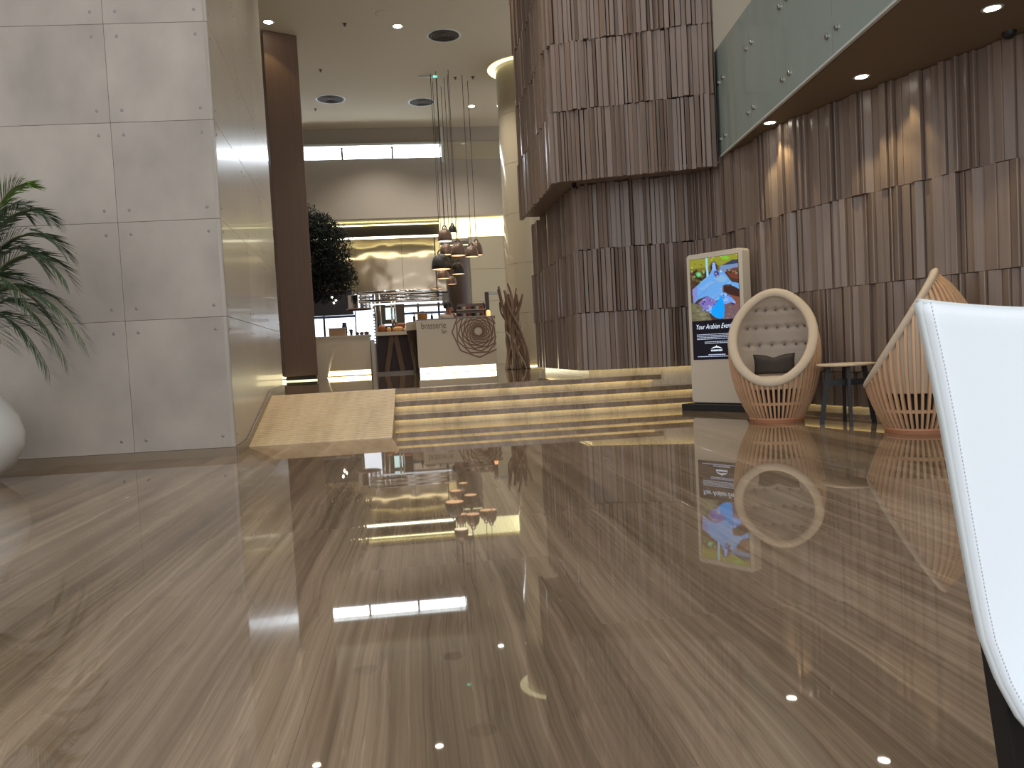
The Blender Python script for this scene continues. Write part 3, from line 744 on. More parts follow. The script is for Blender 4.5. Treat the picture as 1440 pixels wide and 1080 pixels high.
# ------------------------------------------------------------------ egg chairs
prof = [(0.0, 0.272), (0.05, 0.293), (0.12, 0.335), (0.22, 0.382), (0.35, 0.430), (0.5, 0.468), (0.62, 0.487), (0.75, 0.496), (0.88, 0.49), (1.0, 0.468), (1.12, 0.428), (1.22, 0.375), (1.32, 0.305), (1.40, 0.232), (1.46, 0.155), (1.50, 0.07), (1.512, 0.0)]
def rad(z):
    if z <= 0: return prof[0][1]
    for (z0, a_), (z1, b_) in zip(prof, prof[1:]):
        if z <= z1:
            t = (z - z0) / (z1 - z0); return a_ + (b_ - a_) * t
    return 0.0
def plane_z(x): return 0.435 + (x + 0.465) * 1.52
def zcut(phi, k=1.0):
    lo, hi = 0.2, 1.5
    for _ in range(40):
        m_ = (lo + hi) / 2
        if m_ < plane_z(rad(m_) * k * math.cos(phi)): lo = m_
        else: hi = m_
    return (lo + hi) / 2
def egg_chair(name, label, loc, rz, pillow_label):
    t = thing(name, label, 'armchair', loc, rz); t.scale = (0.97, 0.97, 0.975)
    MB().lathe([(0.10, 0.0), (0.285, 0.0), (0.30, 0.035), (0.29, 0.05), (0.10, 0.05)], 48).build('base_ring', 'base_wood', t, smooth=False)
    NR = 48
    for k in range(NR):
        phi = 2 * PI * (k + 0.5) / NR; zt = zcut(phi) - 0.012; n_ = 16
        zz = [0.045 + (zt - 0.045) * i / (n_ - 1) for i in range(n_)]
        e = Vector((math.cos(phi), math.sin(phi), 0)); tn = Vector((-math.sin(phi), math.cos(phi), 0))
        vs = []; fs = []
        for z in zz:
            r_ = rad(z); w_ = min(0.027, 2 * PI * r_ / NR * (0.50 if z < 0.38 else 0.50 + min(1, (z - 0.38) / 0.25) * 0.14) + 0.002)
            for rr_, ww in ((r_ - 0.028, -w_ / 2), (r_ - 0.028, w_ / 2), (r_, w_ / 2 * 0.8), (r_, -w_ / 2 * 0.8)):
                p = e * max(rr_, 0.0) + tn * ww; vs.append((p.x, p.y, z))
        for i in range(n_ - 1):
            for q_ in range(4): fs.append((4 * i + q_, 4 * i + (q_ + 1) % 4, 4 * i + 4 + (q_ + 1) % 4, 4 * i + 4 + q_))
        fs += [(0, 3, 2, 1), tuple(4 * n_ - 4 + q_ for q_ in range(4))]
        MB().add(vs, fs).build('rib', 'ash_wood', t)
    MB().lathe([(rad(.20) - 0.045, 0.195), (rad(.2) - 0.012, 0.195), (rad(.22) - 0.012, 0.225), (rad(.22) - 0.045, 0.225), (rad(.2) - .045, 0.195)], 52).build('hoop', 'ash_wood', t)
    # outer upholstery shell seen between the ribs
    def shell(u, v):
        phi = 2 * PI * u; zc = zcut(phi) - 0.01; z = 0.375 + (zc - 0.375) * v; r_ = max(rad(z) - 0.03, 0.0)
        return Vector((r_ * math.cos(phi), r_ * math.sin(phi), z))
    MB().grid(shell, 72, 20, True).build('upholstery_shell', 'linen', t, smooth=True)
    MB().lathe([(rad(.37) - 0.035, 0.37), (0.0001, 0.37)], 48).build('seat_underside', 'linen_grey', t)
    MB().lathe([(0.20, 0.05), (0.22, 0.20), (0.30, 0.37)], 24).build('inner_cone', 'charcoal_fabric', t)
    # rolled rim following the slanted cut
    rim = []
    for k in range(97):
        phi = 2 * PI * k / 96; z = zcut(phi); r_ = rad(z) - 0.035; rim.append(Vector((r_ * math.cos(phi), r_ * math.sin(phi), z - 0.0)))
    m_ = MB(); n_ = 12; vs = []; fs = []
    nrm = Vector((-1.52, 0, 1)).normalized()
    for k in range(96):
        p = rim[k]; d = (rim[k + 1] - rim[k - 1 if k else 95]).normalized(); out = d.cross(nrm).normalized()
        for q_ in range(n_):
            a_ = 2 * PI * q_ / n_; vs.append(p + out * 0.052 * math.cos(a_) + nrm * 0.034 * math.sin(a_))
    for k in range(96):
        for q_ in range(n_): fs.append((k * n_ + q_, k * n_ + (q_ + 1) % n_, ((k + 1) % 96) * n_ + (q_ + 1) % n_, ((k + 1) % 96) * n_ + q_))
    m_.add(vs, fs).build('padded_rim', 'linen', t, smooth=True)
    # tufted inner back
    btn = []
    for row, (zb, cnt, sp_) in enumerate(((0.84, 6, 19), (1.04, 7, 18), (1.24, 5, 22))):
        for k in range(cnt): btn.append((R_((k - (cnt - 1) / 2) * sp_), zb))
    def inner(u, v):
        phi = 2 * PI * u; zc = zcut(phi) - 0.01; z0 = 0.44; z = z0 + (zc - z0) * v
        th = 0.075 * (1 - 0.45 * v) + 0.012
        ph = (phi + PI) % (2 * PI) - PI
        dent = 0
        for pb, zb in btn:
            dd = ((ph - pb) * 0.42) ** 2 + (z - zb) ** 2
            dent += 0.042 * math.exp(-dd / (2 * 0.019 ** 2)) 
        for zb in (0.84, 1.04, 1.24):
            if abs(ph) < 1.3: dent += 0.020 * math.exp(-(z - zb) ** 2 / (2 * 0.016 ** 2)) * min(1, (1.3 - abs(ph)) * 4)
        r_ = max(rad(z) - 0.03 - th + dent, 0.02)
        return Vector((r_ * math.cos(phi), r_ * math.sin(phi), z))
    ib = MB().grid(inner, 128, 64, True).build('tufted_back', 'linen_grey', t, smooth=True)
    for pb, zb in btn:
        r_ = rad(zb) - 0.075
        MB().blob((r_ * math.cos(pb), r_ * math.sin(pb), zb), (0.009, 0.011, 0.011), 8, 5).build('button', 'button', ib, smooth=True)
    MB().lathe([(0.0001, 0.505), (0.26, 0.50), (0.355, 0.485), (0.385, 0.46), (0.385, 0.42)], 48).build('seat_cushion', 'linen', t, smooth=True)
    # dark pillow with a pinched top edge, leaning on the back
    pm = Matrix.Translation(Vector(loc)) @ rotz(rz) @ T(-0.02, 0, 0.615) @ Matrix.Rotation(R_(-12), 4, 'Y')
    pi_ = MB()
    def pil(sg):
        def f(u, v):
            a_, b_ = 2 * u - 1, 2 * v - 1
            th = 0.055 * (max(0, 1 - a_ ** 4) * max(0, 1 - b_ ** 4)) ** 0.5
            yy_ = a_ * (0.215 - 0.012 * (1 - b_ * b_)); zz_ = b_ * (0.112 - 0.012 * (1 - a_ * a_))
            if b_ > 0: zz_ -= 0.028 * b_ * math.exp(-(a_ / 0.28) ** 2)
            return Vector((sg * th + (-0.01 * math.cos(a_ * 3)), yy_, zz_))
        return f
    pi_.grid(pil(1), 20, 14); pi_.grid(pil(-1), 20, 14)
    po = pi_.build('pillow', 'charcoal_fabric', None, smooth=True, weld=True)
    po.matrix_world = pm
    tag(po, pillow_label, 'pillow')
    sm = MB(); pts_ = [pil(1)(u / 20, 0) for u in range(21)] + [pil(1)(1, v / 14) for v in range(1, 15)] + [pil(1)(1 - u / 20, 1) for u in range(1, 21)] + [pil(1)(0, 1 - v / 14) for v in range(1, 15)]
    sm.tube(pts_, 0.004, 6); sm.build('seam', 'black_paint', po)
    return t
# local -x is the open front of the egg
egg_chair('egg_armchair', 'upright slatted egg armchair beside the screen totem, its tufted opening facing us', (3.83, 8.10, 0), R_(58), 'charcoal pillow in the egg armchair beside the screen totem')
egg_chair('egg_armchair', 'slatted egg armchair seen side on, partly hidden by the white leather chair', (4.42, 6.52, 0), R_(-33), 'charcoal pillow inside the side-on egg armchair')

# ------------------------------------------------------------------ round side table
tb = thing('side_table', 'small round pale-topped side table on black legs between the egg chairs', 'table', (4.25, 7.40, 0), R_(22))
MB().lathe([(0.0001, 0.585), (0.262, 0.585), (0.275, 0.592), (0.275, 0.604), (0.27, 0.608), (0.0001, 0.608)], 48).build('table_top', 'table_top', tb)
for k in range(4):
    a_ = R_(45 + 90 * k); c, s_ = math.cos(a_), math.sin(a_)
    MB().bar((0.245 * c, 0.245 * s_, 0), (0.165 * c, 0.165 * s_, 0.584), 0.032, 0.045, up=(c, s_, 0)).build('leg', 'black_wood', tb)
for k in range(2):
    a_ = R_(45 + 90 * k); c, s_ = math.cos(a_) * 0.185, math.sin(a_) * 0.185
    MB().bar((-c, -s_, 0.42 + 0.0 * k), (c, s_, 0.42), 0.028, 0.06).build('stretcher', 'black_wood', tb)

# ------------------------------------------------------------------ screen totem
KA = math.atan2(-0.84, 0.545)
kt = thing('screen_totem', 'tall white digital sign totem with a lit portrait screen beside the steps', 'digital sign', (3.56, 9.98, 0), KA)
KW, KT, KH = 0.84, 0.17, 2.03      # local x runs along the front to the right, front faces local -y
def rrect(x0, z0, x1, z1, r, n=6):
    out = []
    for cx, cz, a0 in ((x1 - r, z0 + r, -90), (x1 - r, z1 - r, 0), (x0 + r, z1 - r, 90), (x0 + r, z0 + r, 180)):
        for k in range(n + 1): a_ = R_(a0 + 90 * k / n); out.append((cx + r * math.cos(a_), cz + r * math.sin(a_)))
    return out
pts = rrect(0, 0.10, KW, KH, 0.045); n_ = len(pts)
m_ = MB().add([(x, 0, z) for x, z in pts] + [(x, KT, z) for x, z in pts], [tuple(range(n_)), tuple(reversed(range(n_, 2 * n_)))] + [(i, n_ + i, n_ + (i + 1) % n_, (i + 1) % n_) for i in range(n_)])
body = m_.build('housing', 'kiosk_white', kt, bevel=0.006)
MB().box(-0.10, -0.10, 0.0, KW + 0.06, KT + 0.14, 0.085).build('base_plate', 'kiosk_black', kt, bevel=0.006)
MB().box(0.02, 0.02, 0.085, KW - 0.02, KT - 0.02, 0.11).build('foot', 'kiosk_black', kt)
SX0, SX1, SZ0, SZ1 = 0.052, KW - 0.052, 0.66, 1.965
MB().box(SX0, -0.003, SZ0, SX1, 0.004, SZ1).build('screen', 'screen_black', kt, label='dark lower half of the lit screen')
# the picture on the screen: dancer with swirling blue white cloth
PW, PH = 110, 130
U, V = np.meshgrid((np.arange(PW + 1)) / PW, (np.arange(PH + 1)) / PH)
PX = 90 + U * 730; PY = 160 - 0.158 * (PX - 90) + V * 1000
img = np.zeros((PH + 1, PW + 1, 3))
def lin(c): return np.array(srgb(*c)[:3])
img[:] = lin((72, 50, 36))
def blend(mask, c, a_=1.0): img[mask] = img[mask] * (1 - a_) + lin(c) * a_
rs = np.random.RandomState(4)
def inside(poly):
    poly = np.array(poly, float); res = np.zeros(PX.shape, bool); j = len(poly) - 1
    for i in range(len(poly)):
        xi, yi = poly[i]; xj, yj = poly[j]
        c_ = ((yi > PY) != (yj > PY)) & (PX < (xj - xi) * (PY - yi) / (yj - yi + 1e-9) + xi); res ^= c_; j = i
    return res
def blob2(x, y, r, c, a_=1.0, ry=None):
    d = ((PX - x) / r) ** 2 + ((PY - y) / (ry or r)) ** 2; k = np.clip(1.4 - d, 0, 1)[..., None] * a_
    img[:] = img * (1 - k) + lin(c) * k
blend(PY < 330, (120, 112, 44)); blend(inside([(80, 0), (830, 0), (830, 210), (600, 220), (80, 300)]), (146, 146, 46))
for k in range(34): blob2(rs.uniform(90, 820), rs.uniform(60, 290), rs.uniform(6, 18), [(190, 190, 90), (90, 150, 50), (206, 206, 130), (110, 84, 40)][k % 4], 0.8)
blob2(640, 110, 60, (110, 200, 60), 0.8, 30)
for k in range(60): blob2(rs.uniform(95, 340), rs.uniform(310, 620), rs.uniform(8, 26), [(40, 28, 22), (120, 90, 40), (150, 170, 110), (60, 90, 50), (20, 20, 20)][k % 5], 0.8)
blob2(225, 385, 45, (110, 190, 110), 0.9); blob2(225, 385, 18, (120, 230, 200), 0.9)
blend(inside([(560, 560), (830, 540), (830, 1200), (560, 1200)]), (128, 78, 60))
blend(inside([(600, 560), (830, 545), (830, 720), (700, 690), (600, 660)]), (58, 34, 32))
blend(inside([(560, 830), (830, 830), (830, 1200), (560, 1200)]), (112, 88, 96))
for k in range(24): blob2(rs.uniform(600, 820), rs.uniform(700, 1120), rs.uniform(14, 40), [(150, 84, 60), (96, 84, 110), (140, 120, 120)][k % 3], 0.6, 12)
blend(inside([(80, 850), (330, 900), (420, 1180), (60, 1200)]), (112, 106, 82))
for k in range(20): blob2(rs.uniform(110, 360), rs.uniform(900, 1140), rs.uniform(16, 50), [(140, 134, 110), (84, 74, 60), (120, 124, 90)][k % 3], 0.6, 20)
blend(inside([(640, 290), (830, 250), (830, 440), (700, 420)]), (112, 58, 44))
for k in range(14): blob2(rs.uniform(660, 820), rs.uniform(290, 360), rs.uniform(8, 20), [(80, 100, 60), (150, 150, 120), (50, 40, 30)][k % 3], 0.8)
blend(inside([(590, 225), (745, 140), (830, 130), (830, 190), (600, 238)]), (52, 60, 86))
blend(inside([(555, 240), (830, 190), (830, 255), (650, 290), (600, 420), (545, 330)]), (116, 142, 186))
blend(inside([(338, 118), (370, 118), (378, 420), (345, 420)]), (158, 206, 232))
blob2(465, 270, 62, (30, 26, 62), 1.0, 100)
blend(inside([(445, 195), (480, 190), (497, 300), (520, 330), (430, 340)]), (146, 176, 240))
cloth = inside([(430, 315), (560, 315), (640, 370), (690, 450), (720, 485), (830, 505), (830, 600), (760, 560), (680, 522), (590, 545), (575, 600), (582, 690), (560, 740), (470, 800), (400, 770), (345, 725), (200, 790), (125, 870), (112, 640), (170, 600), (260, 500), (380, 400)])
blend(cloth, (104, 166, 232))
for k in range(26):
    x, y = rs.uniform(150, 700), rs.uniform(340, 780); d = (np.abs((PX - x) * 0.62 + (PY - y) * 0.8) < 7) & (np.abs(PX - x) < 90) & cloth
    blend(d, [(150, 206, 244), (84, 140, 222), (176, 214, 226), (124, 134, 214)][k % 4], 0.6)
blob2(560, 440, 90, (160, 196, 206), 0.45, 60)
blend(inside([(110, 640), (200, 560), (190, 760), (125, 870)]), (128, 138, 206))
blob2(500, 365, 42, (60, 44, 110), 0.95, 55); blob2(490, 365, 14, (196, 160, 214), 0.9); blob2(512, 400, 12, (180, 196, 240), 0.9); blob2(568, 325, 14, (190, 226, 250), 0.9)
blend(inside([(330, 740), (360, 730), (480, 800), (470, 960), (370, 1000), (280, 930), (200, 850)]), (126, 110, 186))
for k in range(40): blob2(rs.uniform(270, 460), rs.uniform(780, 960), rs.uniform(6, 16), [(40, 36, 100), (190, 180, 230), (110, 140, 230)][k % 3], 0.9)
blend(inside([(575, 660), (620, 655), (700, 720), (765, 800), (760, 835), (700, 800), (650, 830), (600, 845), (575, 790)]), (112, 164, 240))
for k in range(12): blob2(rs.uniform(590, 690), rs.uniform(690, 800), 12, [(40, 60, 150), (170, 210, 250)][k % 2], 0.8)
blob2(730, 830, 30, (24, 20, 40), 0.9, 14); blob2(745, 800, 12, (200, 190, 230), 0.9)
blend(inside([(560, 690), (585, 800), (600, 900), (585, 1060), (520, 1080), (450, 1065), (370, 990), (380, 940), (450, 880), (500, 790)]), (0, 158, 250))
for k in range(8): blob2(rs.uniform(330, 400), rs.uniform(880, 1000), 16, (150, 190, 240), 0.8)
zt_, zb_ = SZ1 - 0.004, SZ1 - 0.80
pv = [(SX0 + 0.004 + (SX1 - SX0 - 0.008) * (i / PW), -0.0045, zt_ + (zb_ - zt_) * (j / PH)) for j in range(PH + 1) for i in range(PW + 1)]
pf = [(j * (PW + 1) + i, (j + 1) * (PW + 1) + i, (j + 1) * (PW + 1) + i + 1, j * (PW + 1) + i + 1) for j in range(PH) for i in range(PW)]
me = bpy.data.meshes.new('screen_picture'); me.from_pydata(pv, [], pf); me.materials.append(MATS['screen_picture'])
ca = me.color_attributes.new('pic', 'FLOAT_COLOR', 'POINT'); ca.data.foreach_set('color', np.concatenate([img.reshape(-1, 3), np.ones(((PH + 1) * (PW + 1), 1))], 1).astype('f').ravel())
o = bpy.data.objects.new('screen_picture', me); COL.objects.link(o); o.parent = kt; o['label'] = 'lit picture of a dancer swirling blue and white cloth'
def text(body_, size, m_, parent, mw, shear=0.0, ex=0.0004, name='lettering', sx=1.0, label=None, align='LEFT', off=0.0):
    c = bpy.data.curves.new(name, 'FONT'); c.body = body_; c.size = size; c.shear = shear; c.extrude = ex; c.align_x = align; c.offset = off; c.resolution_u = 3
    c.materials.append(MATS[m_]); o = bpy.data.objects.new(name, c); COL.objects.link(o); o.parent = parent
    bpy.context.view_layer.update()
    me = bpy.data.meshes.new_from_object(o.evaluated_get(bpy.context.evaluated_depsgraph_get())); me.name = name
    bpy.data.objects.remove(o)
    o = bpy.data.objects.new(name, me); COL.objects.link(o); o.parent = parent
    o.matrix_local = mw @ Matrix.Rotation(R_(90), 4, 'X') @ Matrix.Diagonal((sx, 1, 1, 1))
    if label: o['label'] = label
    return o
text('Your Arabian Evening', 0.092, 'screen_text', kt, T(SX0 + 0.055, -0.0045, 1.055), shear=0.35, sx=0.74, off=-0.0008, label='slanted white lettering on the screen')
ln = MB()
def line(x0, x1, z, h=0.007):
    x = x0; rr_ = random.Random(int(z * 1000))
    while x < x1 - 0.01:
        w_ = rr_.uniform(0.012, 0.04); ln.box(x, -0.0042, z - h / 2, min(x + w_, x1), -0.0036, z + h / 2); x += w_ + 0.005
for z in (0.985, 0.965, 0.945, 0.925): line(SX0 + 0.07, SX1 - 0.07, z)
for z in (0.888, 0.870): line(SX0 + 0.19, SX1 - 0.19, z)
line(SX0 + 0.24, SX1 - 0.24, 0.722, 0.010); line(SX0 + 0.07, SX1 - 0.07, 0.700, 0.008)
ln.build('fine_print', 'screen_text_dim', kt, kind='stuff')
cxm = (SX0 + SX1) / 2
lg = MB(); lg.prism([(cxm - 0.085, 0), (cxm + 0.085, 0), (cxm + 0.055, 0.001), (cxm, 0.001)], 0, 0.001)
lg = MB()
arch = [(cxm - 0.09, 0.795), (cxm - 0.05, 0.818), (cxm, 0.828), (cxm + 0.05, 0.818), (cxm + 0.09, 0.795), (cxm + 0.045, 0.806), (cxm, 0.812), (cxm - 0.045, 0.806)]
lg.add([(x, -0.0044, z) for x, z in arch] + [(x, -0.0036, z) for x, z in arch], [(0, 1, 2, 6, 7), (2, 3, 4, 5, 6)])
lg.box(cxm - 0.003, -0.0044, 0.828, cxm + 0.003, -0.0036, 0.842)
for k in range(9): lg.box(cxm - 0.085 + k * 0.0195, -0.0044, 0.765, cxm - 0.085 + k * 0.0195 + 0.013, -0.0036, 0.785)
lg.build('logo', 'screen_text', kt)
MB().lathe([(0.0001, -0.003), (0.008, -0.003), (0.008, 0)], 10).build('camera_dot', 'black_paint', kt).matrix_local = T(cxm - 0.02, 0, KH - 0.032) @ Matrix.Rotation(R_(90), 4, 'X')

# ------------------------------------------------------------------ palm and its pot
pot = thing('plant_pot', 'large bulbous glossy white pot at the left edge', 'pot', (-4.10, 7.32, 0))
MB().lathe([(0.0001, 0.0), (0.30, 0.0), (0.36, 0.03), (0.49, 0.15), (0.565, 0.30), (0.575, 0.42), (0.54, 0.56), (0.46, 0.70), (0.38, 0.80), (0.35, 0.86), (0.355, 0.90), (0.33, 0.90), (0.32, 0.82)], 64).build('vessel', 'pot_white', pot, smooth=True)
MB().lathe([(0.0001, 0.83), (0.325, 0.83), (0.325, 0.80)], 32).build('soil', 'soil', pot)
palm = thing('areca_palm', 'leafy green palm reaching in from the left edge above the white pot', 'palm', (-4.10, 7.32, 0.83))
PO = Vector((-4.10, 7.32, 0.83))
def frond(base, tip, arch_h, m_, ll=0.32, n_=60, seed=0):
    rnd = random.Random(seed); b0 = Vector(base); t0 = Vector(tip)
    c1 = b0 + (t0 - b0) * 0.25 + Vector((0, 0, arch_h)); c2 = b0 + (t0 - b0) * 0.72 + Vector((0, 0, arch_h * 0.9))
    def B(t): return (1 - t) ** 3 * b0 + 3 * (1 - t) ** 2 * t * c1 + 3 * (1 - t) * t * t * c2 + t ** 3 * t0
    P_ = [B(i / 24) for i in range(25)]
    lf = MB()
    for i in range(n_):
        t = 0.30 + 0.70 * i / (n_ - 1); p = B(t); d = (B(min(1, t + .01)) - B(t - .01)).normalized()
        side = d.cross(Vector((0, 0, 1))).normalized(); upv = side.cross(d).normalized()
        L = ll * (math.sin(PI * min(1, (t - 0.22) / 0.85)) ** 0.6 + 0.12)
        for sg in (-1, 1):
            a_ = rnd.uniform(0.75, 1.0); dr = rnd.uniform(0.15, 0.45)
            dirv = (side * sg * a_ + d * rnd.uniform(0.75, 1.0) + upv * 0.15).normalized()
            p1 = p + dirv * L * 0.5 + Vector((0, 0, -dr * L * 0.15)); p2 = p + dirv * L + Vector((0, 0, -dr * L * 0.75))
            w_ = d * 0.0075 + Vector((0, 0, 0.003))
            lf.add([p - w_ * 0.6, p + w_ * 0.6, p1 + w_, p1 - w_, p2], [(0, 1, 2, 3), (3, 2, 4)])
    lf.v = [tuple(Vector(v) - PO) for v in lf.v]
    f = lf.build('frond', m_, palm)
    rc_ = MB().tube([q_ - PO for q_ in P_], [0.009 - 0.0065 * i / 24 for i in range(25)], 6); rc_.build('stalk', 'palm_stem', f, smooth=True)
fr = [((-3.33, 7.35, 2.58), .35, 'palm_light'), ((-3.18, 7.38, 2.28), .55, 'palm'), ((-3.05, 7.34, 1.98), .60, 'palm'), ((-3.03, 7.32, 1.72), .62, 'palm'),
      ((-2.90, 7.28, 1.16), .72, 'palm'), ((-3.07, 7.30, 1.02), .66, 'palm'), ((-3.24, 7.34, 0.95), .55, 'palm'), ((-3.20, 7.05, 1.45), .6, 'palm'),
      ((-3.30, 7.55, 1.85), .6, 'palm'), ((-3.45, 6.95, 2.15), .5, 'palm'), ((-3.5, 7.7, 2.4), .45, 'palm'), ((-3.40, 6.9, 1.2), .6, 'palm'), ((-3.35, 7.8, 1.35), .6, 'palm'),
      ((-4.9, 7.0, 2.2), .5, 'palm'), ((-5.1, 7.4, 1.6), .6, 'palm'), ((-4.5, 6.6, 2.1), .5, 'palm'), ((-4.4, 7.9, 2.5), .4, 'palm_light'), ((-4.9, 7.8, 1.3), .6, 'palm')]
for k, (tip, ah, m_) in enumerate(fr):
    a_ = k * 2.4
    frond((-4.10 + 0.07 * math.cos(a_), 7.32 + 0.07 * math.sin(a_), 0.83), tip, ah + 0.25, m_, seed=k)

# ------------------------------------------------------------------ restaurant counter with sign and rosette
ct = thing('reception_counter', 'white restaurant host counter with a sign and brown rosette, glowing at its foot', 'counter', (0, 0, 0))
CY = 19.0; CX0, CX1, CZ0, CZ1 = -0.01, 1.90, 0.60, 1.74
MB().box(CX0, CY, CZ0, CX1, CY + 0.06, CZ1).build('front_panel', 'counter_white', ct)
MB().box(CX0 + 0.03, CY + 0.06, 0.45, CX1 - 0.03, CY + 0.75, CZ1 - 0.05).build('carcass', 'counter_top', ct)
MB().box(CX0, CY, CZ1, CX1, CY + 0.8, CZ1 + 0.03).build('worktop', 'counter_top', ct)
MB().box(CX0 + 0.03, CY + 0.05, 0.462, CX1 - 0.03, CY + 0.062, 0.592).build('light_strip', 'white_strip', ct)
text('brasserie', 0.23, 'sign_brown', ct, T(0.10, CY - 0.002, 1.53), sx=0.72, ex=0.002, off=-0.001, label='thin dark lettering')
text('2go', 0.12, 'sign_brown', ct, T(0.58, CY - 0.002, 1.42), sx=0.8, ex=0.002, off=0)
def clip(a_, b_, x0, z0, x1, z1):
    t0, t1 = 0.0, 1.0; dx, dz = b_[0] - a_[0], b_[1] - a_[1]
    for p, q_ in ((-dx, a_[0] - x0), (dx, x1 - a_[0]), (-dz, a_[1] - z0), (dz, z1 - a_[1])):
        if abs(p) < 1e-9:
            if q_ < 0: return None
        else:
            r_ = q_ / p
            if p < 0: t0 = max(t0, r_)
            else: t1 = min(t1, r_)
    if t0 >= t1: return None
    return (a_[0] + dx * t0, a_[1] + dz * t0), (a_[0] + dx * t1, a_[1] + dz * t1)
rx, rz_ = 1.475, 1.415; ro = MB()
for k in range(14):
    r_ = 0.635 * 0.875 ** k; a0 = R_(90 + (22.5 if k % 2 else 0) + 6 * (k // 2))
    P_ = [(rx + r_ * math.cos(a0 + i * PI / 4), rz_ + r_ * math.sin(a0 + i * PI / 4)) for i in range(8)]
    for i in range(8):
        c_ = clip(P_[i], P_[(i + 1) % 8], CX0, CZ0, CX1, CZ1)
        if c_: ro.bar((c_[0][0], CY - 0.003 - 0.0003 * k, c_[0][1]), (c_[1][0], CY - 0.003 - 0.0003 * k, c_[1][1]), 0.030 if k < 6 else 0.020, 0.006, up=(0, 1, 0))
ro.build('rosette', 'rosette', ct, label='brown rosette of nested turned octagons')
c_ = MB().lathe([(0.0001, 0.012), (0.085, 0.012), (0.085, 0)], 24).build('rosette_centre', 'counter_white', ct); c_.matrix_local = T(rx, CY, rz_) @ Matrix.Rotation(R_(90), 4, 'X')

# ribbed dark drum left of the counter
dr = thing('round_counter', 'dark ribbed round counter with pale top tucked behind the host counter', 'counter', (0.22, 20.33, 0.45))
MB().lathe([(0.33, 0.0), (0.345, 0.25), (0.41, 0.7), (0.465, 1.10)], 48).build('drum', 'maroon', dr)
rb = MB()
for k in range(44):
    a_ = 2 * PI * k / 44; P_ = [(r_ * math.cos(a_), r_ * math.sin(a_), z) for r_, z in ((0.34, 0.0), (0.355, 0.25), (0.42, 0.7), (0.475, 1.10))]
    for p, q_ in zip(P_, P_[1:]): rb.bar(p, q_, 0.03, 0.03, up=(math.cos(a_), math.sin(a_), 0))
rb.build('ribs', 'dark_rib', dr, kind='stuff')
MB().lathe([(0.0001, 1.10), (0.505, 1.10), (0.505, 1.24), (0.50, 1.31), (0.0001, 1.31)], 48).build('top', 'counter_white', dr)
bsk = thing('basket', 'brown wicker basket on the pale round counter', 'basket', (0.16, 20.35, 1.80))
MB().lathe([(0.0001, 0), (0.10, 0), (0.13, 0.06), (0.13, 0.17), (0.12, 0.18), (0.115, 0.06), (0.0001, 0.03)], 20).build('weave', 'wicker', bsk)
MB().tube([(0.12 * math.cos(a_), 0.02, 0.16 + 0.07 * math.sin(a_)) for a_ in [PI * k / 10 for k in range(11)]], 0.008, 6).build('handle', 'wicker', bsk)
MB().lathe([(0.0001, 0.0), (0.16, 0.0), (0.16, 0.035), (0.0001, 0.035)], 20).build('tray', 'dark_item', bsk).location = (0, 0, -0.036)
for i, (x, l_) in enumerate(((-0.05, 'dark bottle standing left of the wicker basket'), (0.40, 'dark bottle standing right of the wicker basket'))):
    t = thing('bottle', l_, 'bottle', (x, 20.25, 1.762))
    MB().lathe([(0.0001, 0), (0.035, 0), (0.037, 0.12), (0.015, 0.18), (0.013, 0.24)], 12).build('glass_body', 'dark_item', t, smooth=True)
    MB().lathe([(0.015, 0.235), (0.015, 0.262), (0.0001, 0.262)], 10).build('cap', 'pale_item', t)

# cup rack
ck = thing('cup_rack', 'curved two shelf rack of cups on the host counter', 'rack', (1.36, 19.55, 1.77))
for z in (0.02, 0.19): MB().box(-0.36, -0.10, z, 0.36, 0.10, z + 0.02).build('shelf', 'pale_item', ck)
for x in (-0.35, 0.35): MB().tube([(x, -0.08, 0), (x, -0.08, 0.30), (x * 0.93, -0.06, 0.36), (x * 0.93, 0.06, 0.36), (x, 0.08, 0.30), (x, 0.08, 0)], 0.012, 6).build('side_frame', 'dark_item', ck)
MB().box(-0.34, 0.07, 0.05, 0.34, 0.08, 0.36).build('back_panel', 'lamp_copper', ck)
for z, nm in ((0.04, 'lower'), (0.21, 'upper')):
    for k in range(6):
        t = MB().lathe([(0.0001, 0), (0.03, 0), (0.045, 0.055), (0.048, 0.075), (0.042, 0.075), (0.03, 0.01)], 12).build('cup', ['dark_item', 'pale_item', 'bread_brown'][k % 3], None)
        t.location = (1.36 - 0.28 + k * 0.112, 19.55, 1.77 + z)
        tag(t, ('dark', 'pale', 'reddish brown')[k % 3] + ' cup on the %s shelf of the curved rack, %s of the row' % (nm, ('far left', 'second', 'third', 'fourth', 'fifth', 'far right')[k]), 'cup', 'cups on the curved rack')
lampa = thing('amber_lamp', 'small amber glowing lamp behind the driftwood bundle', 'lamp', (1.80, 19.6, 1.77))
MB().lathe([(0.0001, 0), (0.05, 0), (0.05, 0.02), (0.0001, 0.02)], 16).build('foot', 'dark_item', lampa)
MB().lathe([(0.045, 0.02), (0.055, 0.10), (0.04, 0.17), (0.0001, 0.18)], 16).build('shade', 'amber', lampa, smooth=True)
pr = struct_root('trim_3', 'dark shelf post behind the driftwood bundle')
MB().box(1.80, 20.3, 0.45, 1.90, 20.42, 2.45).build('post', 'dark_rib', pr)
MB().box(1.90, 20.3, 2.38, 2.20, 20.42, 2.45).build('arm', 'white_trim', pr)

